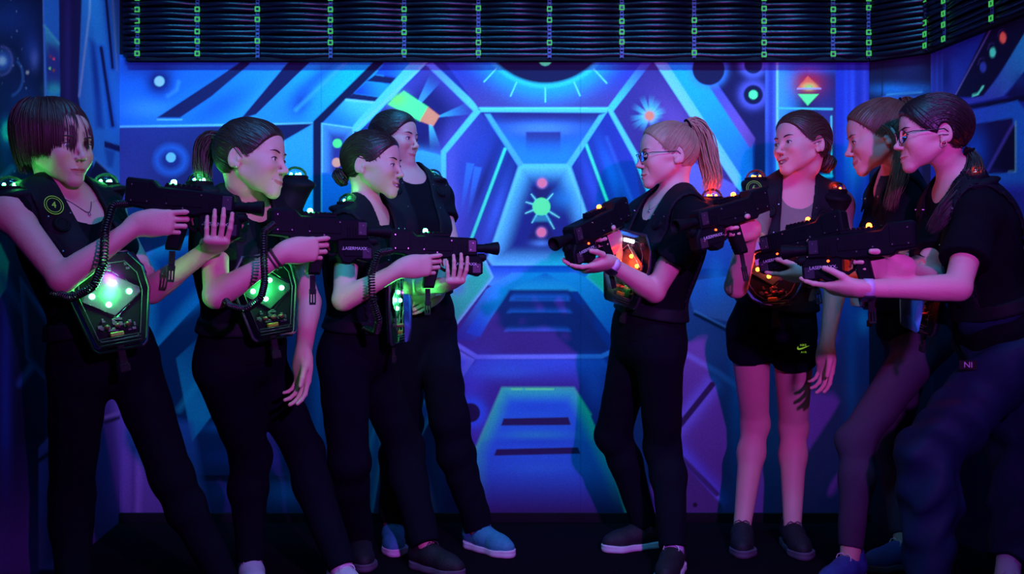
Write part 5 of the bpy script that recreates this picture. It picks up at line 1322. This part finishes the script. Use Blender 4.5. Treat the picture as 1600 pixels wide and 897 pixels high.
def badge(root, c, n, txt):
    """round club badge with a number"""
    c = np.asarray(c, float); n = nrm(n); x = nrm(np.cross(V(0,0,1), n)); z = np.cross(n, x)
    M = Matrix.Identity(4)
    for i in range(3): M[i][0] = x[i]; M[i][1] = z[i]; M[i][2] = n[i]; M[i][3] = c[i]
    rg = emis('badge_green', (.25,.60,.10), .35)
    mb = MB(); mb.lathe([(.0001,.0012),(.027,.0012),(.028,0),(.027,-.010)], 32); o = mb.build('badge', M_PLAST2, None); o.data.transform(M); keepw(o, root)
    mb = MB()
    for r0, w in ((.0265,.0010),(.0205,.0007)): mb.tube([(r0*math.cos(q), r0*math.sin(q), .0016) for q in np.linspace(0, 2*PI, 41)[:-1]], w, 6, True)
    g = mb.build('badge_ring', rg, None, True); g.data.transform(M); keepw(g, root); g.parent = o
    t = text_mesh('badge_number', txt, .026, rg, None, M @ Matrix.Translation((0,0,.002))); keepw(t, root); t.parent = o
def coil(root, pts, r=.0105, w=.0026, turns=95, name='coiled_cord'):
    pts = np.array(pts, float); M = 300; seg = np.linspace(0, 1, len(pts)); tt = np.linspace(0, 1, M)
    c = np.stack([np.interp(tt, seg, pts[:, i]) for i in range(3)], 1)
    for _ in range(60): c[1:-1] = (c[:-2]+2*c[1:-1]+c[2:])/4
    N_ = turns*9; t2 = np.linspace(0, 1, N_); c2 = np.stack([np.interp(t2, tt, c[:, i]) for i in range(3)], 1)
    T = np.gradient(c2, axis=0); T /= np.linalg.norm(T, axis=1)[:, None]; u = nrm(np.cross(T[0], V(.1,.2,.97))); out = []
    for i in range(N_):
        u = nrm(u-T[i]*(u @ T[i])); v_ = np.cross(T[i], u); q = 2*PI*i/9; out.append(c2[i]+r*(u*math.cos(q)+v_*math.sin(q)))
    mb = MB(); mb.tube(out, w, 5); o = mb.build(name, M_CORD, None, True)
    if root is not None: keepw(o, root)
    return o
def make_vest(R, team, label, cfg):
    T, B, S, TL = R['T'], R['B'], R['S'], R['TL']; SH = R['SH']
    root = empty('laser_tag_vest', (float(R['N'][0]), float(R['N'][1]), 0), label, 'laser tag vest', 'laser tag vests worn by the players')
    tor = R['tor']; off = cfg.get('off', .021)
    wl = cfg.get('belt', -TL*.80)
    def fv(xs, ys, zs):
        D = ev_grid(tor, xs, ys, zs)-off
        X, Y, Z = np.broadcast_arrays(xs[:, None, None], ys[None, :, None], zs[None, None, :])
        q = np.stack([X-T.o[0], Y-T.o[1], Z-T.o[2]], -1) @ T.R.T; a, f_, w = q[..., 0], q[..., 1], q[..., 2]
        t = np.clip(-w/(TL*.75), 0, 1); cen = .108*(1-t)+.066*t; hw = cfg.get('hw', .050)*(1-t)+.030*t
        slab = np.maximum(np.abs(np.abs(a)-cen)-hw, -(w-wl*.98))
        slab = np.maximum(slab, w-.16)
        plate = np.maximum(np.maximum(np.abs(a)-.080, np.abs(w+TL*.60)-.070), .01-f_)
        belt = np.abs(w-wl)-.024
        reg = np.minimum(np.minimum(slab, plate), belt)
        inner = ev_grid(tor, xs, ys, zs)-.009
        D = smx(D, reg, .010); D = np.maximum(D, -inner)
        seam = np.abs(np.abs(np.abs(a)-cen)-hw*.72); D = D+.0022*np.exp(-(seam/.0022)**2)*(w > -TL*.7)
        return D.astype(f32)
    lo, hi = bounds(tor); v, fc = surf(fv, lo-.02, hi+.02, .0058); o = mesh('harness', v, fc, None, M_VEST); keepw(o, root)
    # speaker grille rings + buckles on each strap
    def on_chest(a, w, side=1):
        for y in np.linspace(.30, .0, 120):
            q = T.p(a, side*y, w); 
            if ev_pts(tor, q[None])[0] < off: return q
        return T.p(a, .1*side, w)
    for sg in (-1, 1):
        c = on_chest(sg*.098, -.075); n = T.R[1]*.85+T.R[2]*.35+T.R[0]*sg*.15; n = nrm(n); x = nrm(np.cross(V(0,0,1), n)); z = np.cross(n, x); Rm = np.array([x, z, n]).T
        mb = MB(); mb.lathe([(.0001,.003),(.012,.003),(.014,.005),(.019,.005),(.021,.0035),(.024,.005),(.026,0)], 26, c, R=Rm); s_ = mb.build('speaker', M_PLAST2, None, angle=35); keepw(s_, root)
        c = on_chest(sg*.080, -TL*.60); mb = MB(); mb.box(c, (.017,.006,.013), .003, Rm); mb.box(c+Rm @ V(0,-.028,0), (.012,.003,.016), .001, Rm); b_ = mb.build('buckle', M_PLAST, None); keepw(b_, root)
        for (da, dw) in ((-.03,-.02),(.03,-.02),(-.028,-.12),(.024,-.12)):
            mb = MB(); c = on_chest(sg*.098+da, dw-.03); mb.cyl(c-n*.002, c+n*.004, .0032, .0022, 10)
            b_ = mb.build('screw', M_METAL, None, angle=40); keepw(b_, root)
    for d in cfg.get('domes', []):
        dome(root, P(*d[:3]), team, d[3] if len(d) > 3 else 1.0)
        # pad that carries the dome down to the harness
        c = P(*d[:3]); sd = min(SH.values(), key=lambda s: np.linalg.norm(s-c)); 
        pr = [ell(c-V(0,0,.026), np.array([.052,.074,.018]), T.R, k=.01), cone(c-V(0,0,.050), sd*.8+T.p(0,0,-.03)*.2, .044, .064, k=.03)]
        lo, hi = bounds(pr); v, fc = surf(lambda a, b, c_: ev_grid(pr, a, b, c_), lo, hi, .006); o = mesh('shoulder_pad', v, fc, None, M_VEST); keepw(o, root)
    if cfg.get('pack'):
        k = cfg['pack']; F = rigid_pack(k['c'], k['yaw'], team, k.get('roll', 0), k.get('pitch', 0), root, k.get('sc', 1.0), k.get('glow', 1.0), k.get('lamp', True), k.get('rnd', False)); R['pack'] = F
        mb = MB(); mb.box(F.p(0,-.02,-.150), (.010,.004,.022), .002, F.R.T); mb.box(F.p(0,-.018,-.180), (.014,.006,.012), .003, F.R.T); b_ = mb.build('strap', M_WEB, None); keepw(b_, root)
        # webbing from the pack back to the body
        for sg in (-1, 1):
            mb = MB(); a = F.p(sg*.09, -.028, .06); b = T.p(-sg*.09, .08, -TL*.35); mb.tube([a, (a+b)/2+F.R[1]*.01, b], .014, 8, flat=.25, up=F.R[1]); b_ = mb.build('strap', M_WEB, None, True); keepw(b_, root)
    if cfg.get('badge'):
        a, w, txt = cfg['badge']; c = on_chest(a, w); n = nrm(T.R[1]*1.0+T.R[2]*.25+T.R[0]*(.1 if a > 0 else -.1)); badge(root, c+n*.003, n, txt)
    if cfg.get('badge_at'):
        q, txt = cfg['badge_at']; badge(root, P(*q), V(-.12,-1,.22), txt)
    return root
def wrist_band(R, sd, name, col, w=.010, face=None, t0=.03):
    W_, E_ = R['W'][sd], R['E'][sd]; d = nrm(E_-W_); c = W_+d*t0; H = R['hf'][sd]
    n = H.R[2]; s = nrm(np.cross(d, n)); n = np.cross(s, d); mb = MB(); pts = [c+(s*math.cos(q)*.0285+n*math.sin(q)*.0245) for q in np.linspace(0, 2*PI, 25)[:-1]]
    vs = []; k = len(pts)
    for o_, rr in ((-w,0),(-w,.0035),(w,.0035),(w,0)): vs += [p+d*o_+nrm(p-c)*rr for p in pts]
    fs = [(a*k+i, a*k+(i+1)%k, ((a+1)%4)*k+(i+1)%k, ((a+1)%4)*k+i) for a in range(4) for i in range(k)]; mb.add(vs, fs); o = mb.build(name, col, None, True); keepw(o, R['root'])
    if face is not None:
        mb = MB(); mb.box(c-n*.029, (.016,.017,.0045), .003, np.array([s, d, -n]).T); f_ = mb.build('watch_face', face, None); keepw(f_, R['root']); f_.parent = o
def glasses(R, rnd, m, w=.0012):
    H = R['H']; mb = MB(); ml = MB()
    for s in (-1, 1):
        c = V(s*.0325, .1005, -.004); loop = []
        for q in np.linspace(0, 2*PI, 33)[:-1]:
            rx, rz = (.0225, .0205) if rnd else (.0250, .0165); e = 1.0 if rnd else .62
            cx_, cz_ = math.cos(q), math.sin(q); loop.append(c+V(rx*abs(cx_)**e*np.sign(cx_), -abs(cx_*rx+s*.008)*0-.010*max(0, s*cx_)**2-.002, rz*abs(cz_)**e*np.sign(cz_)))
        mb.tube(H.pts(loop), w*H.s, 6, True)
        ml.add([tuple(p) for p in H.pts(loop+[np.mean(loop, 0)])], [(q_, (q_+1) % 32, 32) for q_ in range(32)])
        mb.tube(H.pts([(s*.0565,.090,.004),(s*.070,.074,.006),(s*.0790,.02,.004),(s*.0800,-.012,.004),(s*.0775,-.026,-.008)]), w*.9*H.s, 6)
    mb.tube(H.pts([(-.0105,.099,.001),(0,.1025,.004),(.0105,.099,.001)]), w*H.s, 6)
    o = mb.build('glasses', m, None, True); keepw(o, R['root']); l = ml.build('lens', clear_mat('spectacle_lens', (.93,.95,.98), -.06, .04), None); keepw(l, R['root']); l.parent = o
def earring(R, s, m, r=.0022, drop=0):
    H = R['H']; mb = MB()
    if drop: mb.tube(H.pts([(s*.079+.0*s, -.008+drop*.5*math.sin(q), -.040+drop*.5*math.cos(q)) for q in np.linspace(0, 2*PI, 17)[:-1]]), .0012, 6, True)
    else: mb.lathe([(r*math.sin(q), -r*math.cos(q)) for q in np.linspace(.01, PI-.01, 8)], 12, H.p(s*.078,-.009,-.034))
    o = mb.build('earring', m, None, True); keepw(o, R['root'])
def necklace(R, m, drop=.11, w=.0014, pend=True):
    T = R['T']; tor = R['tor']; pts = []; nk = [cone(R['N'], R['H'].p(0,-.028,-.060), .044*R['S']*1.08, .044*R['S'], k=.03)]
    for q in np.linspace(-PI, PI, 49)[:-1]:
        a = .062*math.sin(q); front = max(0, math.cos(q)); w_ = .035-(drop)*front**2.2; y0 = math.cos(q)
        d = nrm(V(math.sin(q), math.cos(q), 0)); best = None
        for r_ in np.linspace(.26, .02, 160):
            p = T.p(d[0]*r_*(.35+.65*(1-front**3)), d[1]*r_, w_)
            if ev_pts(tor+nk, p[None])[0] < .0016: break
        pts.append(p)
    pts = np.array(pts)
    for _ in range(6): pts = (np.roll(pts,1,0)+pts*2+np.roll(pts,-1,0))/4
    pts = pts+T.R[1]*.002
    mb = MB(); mb.tube(pts, w, 6, True); o = mb.build('necklace', m, None, True); keepw(o, R['root'])
    if pend:
        c = pts[len(pts)//2]; mb = MB(); mb.lathe([(.0001,.005),(.004,.003),(.005,0),(.004,-.003),(.0001,-.005)], 12, c-V(0,0,.006)+T.R[1]*.003); p_ = mb.build('pendant', M_METAL, None, True); keepw(p_, R['root']); p_.parent = o
# ================================================================== the scene
build_room(); build_lights()
H_DK = hair_mat('hair_dark_brown', (.030,.014,.012)); H_RD = hair_mat('hair_dark_red', (.050,.012,.014)); H_BR = hair_mat('hair_brown', (.062,.030,.020))
H_BL = hair_mat('hair_blonde', (.40,.25,.15), .5); H_BR2 = hair_mat('hair_light_brown', (.13,.065,.04)); H_BK = hair_mat('hair_near_black', (.020,.010,.012))
BRW = principled('brow_dark', (.030,.016,.014), .8); BRL = principled('brow_light', (.16,.09,.05), .8)
TEE = M_BLACKCLOTH; TEEG = principled('olive_grey_cotton', (.24,.22,.17), .95, spec=.1, bump=.2, bscale=90, var=.12, vscale=20)
LEGG = principled('black_leggings', (.0048,.0058,.012), .9, spec=.08, bump=.2, bscale=160, var=.2, vscale=10); PURP = principled('heather_purple_leggings', (.060,.038,.075), .9, spec=.1, bump=.2, bscale=200, var=.12, vscale=60)
NAVY = principled('navy_nylon', (.009,.022,.062), .65, spec=.15, bump=.25, bscale=24, var=.2, vscale=8)
SB = principled('shoe_black', (.010,.008,.013), .7, bump=.3, bscale=160, var=.3, vscale=60); SW = principled('shoe_sole_white', (.72,.68,.72), .6); SD = principled('shoe_sole_dark', (.10,.08,.12), .7)
STL = principled('shoe_teal', (.04,.30,.40), .65, bump=.3, bscale=200, var=.25, vscale=50); SWH = principled('shoe_white', (.70,.66,.72), .6, bump=.2, bscale=150); LCW = principled('lace_white', (.75,.72,.76), .7); LCK = principled('lace_dark', (.05,.04,.06), .8); SBL = principled('shoe_navy_blue', (.03,.07,.28), .6, bump=.3, bscale=160, var=.3, vscale=60)
SKR = principled('sock_red', (.75,.10,.06), .85, bump=.3, bscale=200); SKB = principled('sock_white', (.60,.66,.78), .85, bump=.3, bscale=200)
WBAND = principled('watch_band_white', (.72,.66,.78), .5); WFACE = principled('watch_glass', (.02,.02,.03), .08, coat=1.0); GOLD = principled('gold', (.8,.55,.3), .25, metal=1.); FRM = principled('glasses_frame', (.012,.012,.02), .25); BANDB = principled('bracelet_cord', (.05,.03,.025), .8)
X_, Z_ = V(1,0,0), V(0,0,1)
def grip(F, side, fx=1.0):
    """right hand on the pistol grip of gun frame F"""
    n = F.R[1]; f = nrm(F.R[0]+F.R[2]*.10); w = F.p(.044, -.031, -.046); return dict(W=w, f=f, n=n, pose='grip')
def support(F, x=.250, camside=True, z=-.075):
    """left hand, palm up below the fore-end, fingers wrapping the holder's right side"""
    f = nrm(-F.R[1]*.93+F.R[0]*.30+F.R[2]*.18); w = F.p(x-.022, .048, z-.018); return dict(W=w, f=f, n=nrm(F.R[2]), pose='support')
def cradle(F, x=.215, z=-.082):
    """left hand, palm up, fingers pointing forward under the fore-end"""
    f = nrm(F.R[0]*.96-F.R[1]*.20+F.R[2]*.05); w = F.p(x-.060, .022, z-.018); return dict(W=w, f=f, n=nrm(F.R[2]*.9-F.R[1]*.35), pose='cradle')
def arm(E, hand, **k): d = dict(E=E); d.update(hand); d.update(k); return d

# ---------------- guns (their frames place the hands)
G1, _ = place_gun((199,306,2.66), (392,320,2.70), 'g', 'black laser tag gun held by the player with the short dark red bob')
G2, _ = place_gun((420,352,2.78), (602,358,2.95), 'g', 'black laser tag gun held one-handed by the smiling player with the bracelet and ponytail')
G3, _ = place_gun((607,382,3.13), (762,384,3.22), 'g', 'black laser tag gun held by the laughing player with the low curly bun')
G5, _ = place_gun((975,330,3.24), (868,376,3.00), 'r', 'black laser tag gun tilted downwards, held by the blonde player with glasses')
def tags(r):
    mb = MB(); mb.prism([(.292,.012),(.322,.010),(.318,.034),(.305,.042),(.296,.034)], .024, .0255, .0004); mb.prism([(.296,-.038),(.320,-.040),(.322,-.020),(.298,-.018)], .021, .0225, .0004); mb.build('reflective_tag', M_WHITE, r)
G6, _ = place_gun((1194,316,3.10), (1046,352,2.92), 'r', 'black laser tag gun pointed past the blonde, held by the player in sports shorts')
G7, _ = place_gun((1322,352,3.04), (1190,382,3.24), 'r', 'black laser tag gun with two pale tags at the muzzle', extra=tags)
G8, _ = place_gun((1432,372,2.66), (1267,386,2.80), 'r', 'black laser tag gun held by the dark-haired player with round glasses and white watch')

def C(**k): return k
ppl = {}
ppl[1] = C(id='a', seed=1, s=.97, label='person with short dark red bob and fringe, far left, in black tank top',
  N=(104,308,2.78), P=(160,552,2.84), head=(90,226,2.74,-29,-5,-3,1.05), yaw=-34, pyaw=-44,
  armR=arm((97,436,2.55), grip(G1,1), S=(18,334,2.62)), armL=arm((236,455,2.80), support(G1), S=(168,330,2.92)),
  legR=dict(A=(118,2.80), K=(112,770), f=(.3,-.95)), legL=dict(A=(352,2.98), K=(268,745), f=(.75,-.65)),
  hair='bob', hairm=H_RD, browm=BRW, iris=(.12,.16,.14), gaze=(.2,-.25), lipc=(.74,.34,.40),
  top=dict(m=TEE, neck=((0,.055,-.005),(.072,.075,.100)), sleeve=0), bottom=dict(m=LEGG, loose=.004, wr=.0018), shoe=(SB,SD,LCK))
ppl[2] = C(id='b', seed=2, s=.98, label='smiling person with dark ponytail and wrist bracelets, second from the left',
  N=(378,320,2.99), P=(378,548,3.06), head=(394,249,2.92,-11,-3,3,1.05), yaw=-26, pyaw=-30, smile=.75,
  armR=arm((338,462,2.75), grip(G2,1), S=(334,352,2.89)), armL=arm((484,472,3.10), dict(W=(474,556,3.02), f=(-.02,-.08,-1), n=(-.6,-.75,0), pose='hang'), S=(446,345,3.12)),
  legR=dict(A=(392,3.22), K=(392,715), f=(.35,-.92)), legL=dict(A=(535,3.12), K=(475,705), f=(.55,-.8)),
  hair='tied', tie=(0,-.100,.058), tail=dict(pts=[(0,-.100,.060),(0,-.135,.066),(0,-.158,.020),(0,-.152,-.050),(0,-.135,-.11)], w=.030, wave=.006), hs=dict(vol=.006), hairm=H_DK, browm=BRW, gaze=(0,0),
  top=dict(m=TEE, neck=((0,.035,.015),(.070,.080,.075)), sleeve=.45, flare=.014), bottom=dict(m=LEGG, loose=.006), shoe=(SWH,SW,LCW), sock=(.05,.08,SWH))
ppl[3] = C(id='c', seed=3, s=.97, label='laughing person in profile with low curly bun, aiming over the centre',
  N=(574,332,3.33), P=(560,545,3.38), head=(583,258,3.30,-14,-3,0,1.0), yaw=-18, pyaw=-24, smile=1.0, open=True,
  armR=arm((537,468,3.22), grip(G3,1), S=(545,362,3.22)), armL=arm((645,445,3.42), support(G3, .215, z=-.085), S=(604,352,3.46)),
  legR=dict(A=(562,3.52), K=(545,720), f=(.25,-.95), hint=.12), legL=dict(A=(665,3.40), K=(632,700), f=(.75,-.6)),
  hair='tied', tie=(0,-.098,-.030), tail=None, hs=dict(vol=.005, bun=(0,-.118,-.045), bunr=.030, hl=(.084,.070)), hairm=H_DK, browm=BRW,
  top=dict(m=TEE, neck=((0,.035,.015),(.068,.080,.070)), sleeve=.50, flare=.014), bottom=dict(m=LEGG, loose=.012, wr=.0022), shoe=(SB,SD,LCK))
ppl[4] = C(id='d', seed=4, s=1.0, label='person with teal running shoes standing at the back of the left group, by the mural',
  N=(634,276,3.80), P=(654,498,3.74), head=(617,218,3.80,-26,-2,0,.97), yaw=-48, pyaw=-40, smile=.55,
  armR=arm((600,425,3.62), dict(W=(640,455,3.50), f=(1,-.1,.1), n=(0,.9,.3), pose='hang'), S=(592,305,3.72)), armL=arm((706,392,3.74), dict(W=(684,455,3.58), f=(-.5,-.6,-.4), n=(-.5,.6,0), pose='hang'), S=(684,308,3.86)),
  legR=dict(A=(614,3.72), K=(630,665), f=(.15,-1)), legL=dict(A=(748,3.66), K=(702,655), f=(.72,-.7)),
  hair='tied', tie=(0,-.104,.0), tail=dict(pts=[(0,-.104,0),(0,-.13,-.01),(0,-.13,-.06),(0,-.12,-.12)], w=.025), hs=dict(vol=.006, hl=(.083,.068)), hairm=H_DK, browm=BRW,
  top=dict(m=TEE, neck=((0,.035,.015),(.070,.080,.070)), sleeve=.42, flare=.012), bottom=dict(m=LEGG, loose=.012, wr=.003), shoe=(STL,SW,STL), sock=(.05,.10,SKR))
ppl[5] = C(id='e', seed=5, s=1.0, label='blonde person with high ponytail, thin glasses and white watch',
  N=(1048,316,3.38), P=(1012,522,3.44), head=(1042,243,3.36,-171,-4,0,1.0), yaw=-164, pyaw=-156, smile=.15,
  armL=arm((1022,456,3.08), cradle(G5,.225), S=(1086,346,3.18)), armR=arm((962,432,3.5), grip(G5,1), S=(1000,345,3.52)),
  legL=dict(A=(1052,3.36), K=(1036,700), f=(-.35,-.93)), legR=dict(A=(1008,3.68), K=(958,680), f=(-.93,-.3)),
  hair='tied', tie=(0,-.078,.098), tail=dict(pts=[(0,-.078,.100),(0,-.105,.112),(0,-.140,.060),(0,-.150,-.020),(0,-.165,-.085),(0,-.150,-.130)], w=.040, n=240, wave=.006, end=.8), hs=dict(vol=.0045, hl=(.078,.080)), hairm=H_BL, browm=BRL, skin=(.74,.43,.36),
  top=dict(m=TEE, neck=((0,.045,.0),(.072,.080,.090)), sleeve=.50, flare=.016), bottom=dict(m=LEGG, loose=.006), shoe=(SB,SW,LCW), sock=(.03,.07,SKB))
ppl[6] = C(id='f', seed=6, s=1.02, label='laughing person in olive-grey top and black sports shorts with bare legs',
  N=(1243,296,3.54), P=(1208,508,3.66), head=(1252,226,3.47,-155,0,-3,1.02), yaw=-106, pyaw=-100, smile=1.1, open=True,
  armR=arm((1150,448,3.34), grip(G6,1), S=(1182,320,3.53)), armL=arm((1306,440,3.56), dict(W=(1291,545,3.48), f=(-.05,-.05,-1), n=(-.8,-.5,0), pose='hang'), S=(1306,324,3.55)),
  legR=dict(A=(1160,3.70), K=(1180,662), f=(-.25,-.97), hint=-.08), legL=dict(A=(1238,3.68), K=(1240,668), f=(-.05,-1), hint=-.08),
  hair='tied', tie=(0,-.100,-.020), tail=None, hs=dict(vol=.007, bun=(0,-.112,-.062), bunr=.034, hl=(.085,.074), wisps=[(9, [(.07,-.02,.03),(.085,-.06,-.01),(.08,-.05,-.05),(.06,-.05,-.045)]), (8, [(-.07,-.02,.03),(-.085,-.06,-.01),(-.08,-.05,-.05)])]), hairm=H_BR, browm=BRW, skin=(.76,.42,.35), gaze=(0,-.2),
  top=dict(m=TEEG, neck=((0,.040,.012),(.074,.080,.085)), sleeve=.42, flare=.014, hem=.09), bottom=dict(m=LEGG, len=.115, loose=-.003, name='shorts', waist=.15), shoe=(SB,SD,LCK))
ppl[7] = C(id='g', seed=7, s=.99, label='person with light-brown ponytail and purple leggings, behind the player with round glasses',
  N=(1396,282,3.46), P=(1428,515,3.48), head=(1373,214,3.28,170,-13,0,1.06), yaw=-184, pyaw=-184, smile=.9,
  armL=arm((1405,420,3.22), cradle(G7,.20), S=(1412,318,3.29)), armR=arm((1352,432,3.38), grip(G7,1), S=(1382,312,3.58)),
  legL=dict(A=(1328,3.24), K=(1336,690), f=(-.75,-.6)), legR=dict(A=(1412,3.42), K=(1392,700), f=(-.9,-.3)),
  hair='tied', tie=(0,-.082,.088), tail=dict(pts=[(0,-.082,.090),(-.005,-.112,.088),(-.045,-.100,.03),(-.070,-.060,-.05),(-.075,-.015,-.14),(-.065,.030,-.23)], w=.030, wave=.008, end=.6), hs=dict(vol=.007, hl=(.080,.078), wisps=[(14, [(-.068,.02,.04),(-.082,-.01,.02),(-.08,-.03,-.04),(-.07,-.01,-.12)])]), hairm=H_BR2, browm=BRL,
  top=dict(m=TEE, neck=((0,.035,.015),(.070,.080,.070)), sleeve=.50, flare=.016), bottom=dict(m=PURP, up=.10), shoe=(SBL,SD,LCW))
ppl[8] = C(id='h', seed=8, s=1.0, label='dark-haired person with round glasses, black T-shirt and baggy navy trousers, far right',
  N=(1496,288,2.92), P=(1564,520,2.95), head=(1456,210,2.90,173,-4,0,.99), yaw=-180, pyaw=-172, smile=.3,
  armL=arm((1496,450,2.68), cradle(G8,.215), S=(1526,335,2.80)), armR=arm((1452,440,3.0), grip(G8,1), S=(1468,332,3.05)),
  legL=dict(A=(1452,2.84), K=(1446,712), f=(-.75,-.65)), legR=dict(A=(1574,3.04), K=(1592,700), f=(-.25,-.95)),
  hair='tied', tie=(0,-.098,-.055), tail=dict(pts=[(0,-.098,-.055),(-.005,-.115,-.090),(-.030,-.105,-.140),(-.060,-.060,-.185),(-.075,-.005,-.235),(-.07,.04,-.29)], w=.036, n=200, wave=.005), hs=dict(vol=.010, hl=(.082,.060)), hairm=H_BK, browm=BRW, skin=(.76,.44,.38),
  top=dict(m=TEE, neck=((0,.035,.02),(.066,.078,.065)), sleeve=.62, flare=.022, hem=-.03), bottom=dict(m=NAVY, loose=.026, wr=.0085, wsc=.95, up=.14, cuff=True, endl=.9), shoe=(SB,SW,LCW), sock=(.03,.10,SKB))
R = {}
for k, cf in ppl.items(): R[k] = make_person(cf)

# ---------------- small worn things
wrist_band(R[2], 'R', 'bracelet', BANDB, .004, None, .035); wrist_band(R[2], 'R', 'bracelet', BANDB, .003, None, .048)
wrist_band(R[5], 'L', 'watch', WBAND, .012, WFACE, .022); wrist_band(R[8], 'L', 'watch', WBAND, .012, WFACE, .022)
glasses(R[5], False, FRM, .0014); glasses(R[8], True, FRM, .0017)
earring(R[1], 1, M_METAL, drop=.018); earring(R[2], 1, M_METAL, .0028); earring(R[5], -1, M_METAL, .0020); earring(R[8], -1, GOLD, drop=.016)
necklace(R[1], LCK, .095, .0014); necklace(R[2], LCK, .05, .0012); necklace(R[5], M_METAL, .075, .0008)

# logo on the shorts and the trouser label
def on_pants(Rk, px, py, Y0, Y1, off=.006):
    for Y in np.linspace(Y0, Y1, 160):
        q = P(px, py, Y)
        if ev_pts(Rk['pants'], q[None])[0] < off: return q
    return P(px, py, Y1)
LIME = emis('neon_yellow_print', (.45,.85,.05), .35)
c = on_pants(R[6], 1253, 543, 3.3, 3.9); n = nrm(V(.05,-1,.10)); x = nrm(np.cross(V(0,0,1), n))*1.0; z = np.cross(n, x)
M = Matrix.Identity(4)
for i in range(3): M[i][0] = x[i]; M[i][1] = z[i]; M[i][2] = n[i]; M[i][3] = (c+n*.011)[i]
sw = [(.026,.0098),(.012,.0030),(-.002,-.0030),(-.012,-.0062),(-.019,-.0062),(-.0225,-.0030),(-.0222,.0020),(-.018,.0075),(-.0185,.0035),(-.0165,.0008),(-.012,-.0002),(-.006,.0010),(.008,.0052)]
mb = MB(); nn = len(sw); mb.add([(p[0],p[1]-.003,0) for p in sw]+[(p[0],p[1]-.003,.0012) for p in sw], [tuple(range(nn,2*nn))]+[(i,(i+1)%nn,(i+1)%nn+nn,i+nn) for i in range(nn)]); o = mb.build('logo', LIME, None); o.data.transform(M); keepw(o, R[6]['root'])
for t, sz, dz, dx in (('NIKE', .0115, .008, .001), ('AIR', .0100, -.018, .002)):
    o = text_mesh('lettering', ' '.join(t) if t == 'AIR' else t, sz, LIME, None, M @ Matrix.Translation((dx, dz, .0008))); keepw(o, R[6]['root'])
c = on_pants(R[8], 1512, 571, 2.4, 3.2, .02); n = nrm(V(-.35,-1,.15)); x = nrm(np.cross(V(0,0,1), n)); z = np.cross(n, x); M = Matrix.Identity(4)
for i in range(3): M[i][0] = x[i]; M[i][1] = z[i]; M[i][2] = n[i]; M[i][3] = (c+n*.012)[i]
mb = MB(); mb.box((0,0,-.001), (.024,.014,.002), .001); o = mb.build('label_patch', M_WEB, None); o.data.transform(M); keepw(o, R[8]['root'])
o = text_mesh('lettering', 'NI', .024, M_WHITE, None, M @ Matrix.Translation((0,0,.0014))); keepw(o, R[8]['root'])

# ---------------- vests
make_vest(R[1], 'g', 'black laser tag vest with number badge, worn by the player with the dark red bob', dict(domes=[(16,292,2.64),(166,286,2.92)], badge=(-.105,-.022,'4'), pack=dict(c=(176,470,2.63), yaw=-60, roll=-10, pitch=4, glow=1.0, sc=1.04, lamp=False)))
make_vest(R[2], 'g', 'black laser tag vest worn by the smiling player with ponytail and bracelet', dict(domes=[(312,284,2.92),(462,275,3.10,.7)], pack=dict(c=(421,462,2.89), yaw=-52, roll=-8, pitch=4, glow=.9, sc=1.0)))
make_vest(R[3], 'g', 'black laser tag vest worn by the laughing player with the curly bun', dict(domes=[(545,316,3.26)], pack=dict(c=(624,478,3.24), yaw=-4, roll=0, pitch=0, glow=.9, lamp=False)))
make_vest(R[4], 'g', 'black laser tag vest with round speaker, worn by the player at the back', dict(domes=[(676,276,3.84,.6)]))
make_vest(R[5], 'r', 'black laser tag vest worn by the blonde player with ponytail', dict(domes=[(1112,308,3.34)], pack=dict(c=(978,420,3.29), yaw=-146, roll=12, pitch=0, glow=.9)))
make_vest(R[6], 'r', 'black laser tag vest with badge 6, worn by the player in shorts', dict(domes=[(1181,278,3.52),(1306,297,3.50)], badge_at=((1178,294,3.446),'6'), pack=dict(c=(1206,428,3.36), yaw=-100, roll=-5, pitch=0, glow=1.0, rnd=True)))
make_vest(R[7], 'r', 'black laser tag vest worn by the player in purple leggings', dict(domes=[], pack=dict(c=(1350,425,3.36), yaw=-184, roll=0, glow=.35)))
make_vest(R[8], 'r', 'black laser tag vest with red signal dome, worn by the player with round glasses', dict(hw=.034, off=.017, domes=[(1524,276,2.84)], pack=dict(c=(1440,456,2.98), yaw=-176, roll=10, glow=.7)))
# coiled cords from gun grips to the vests
def cord(label, pts, **k):
    o = coil(None, [P(*p) for p in pts], **k); tag(o, label, 'cord', 'coiled gun cords')
cord('coiled black cord hanging in front of the player with the dark red bob', [(205,318,2.66),(176,320,2.60),(164,360,2.56),(162,410,2.48),(146,448,2.45),(112,466,2.48),(82,458,2.56),(76,445,2.64)], turns=70, r=.0095)
cord('coiled black cord looping under the forearm of the smiling player with the bracelet', [(428,350,2.74),(412,362,2.70),(412,400,2.66),(414,440,2.62),(408,466,2.60),(384,484,2.62),(358,478,2.68),(352,468,2.74)], turns=66, r=.0085)
cord('coiled black cord hanging beside the laughing player with the curly bun', [(612,392,3.10),(590,396,3.04),(580,430,3.02),(582,470,3.0),(592,500,3.02),(588,520,3.08),(570,512,3.16)], turns=56, r=.0100)
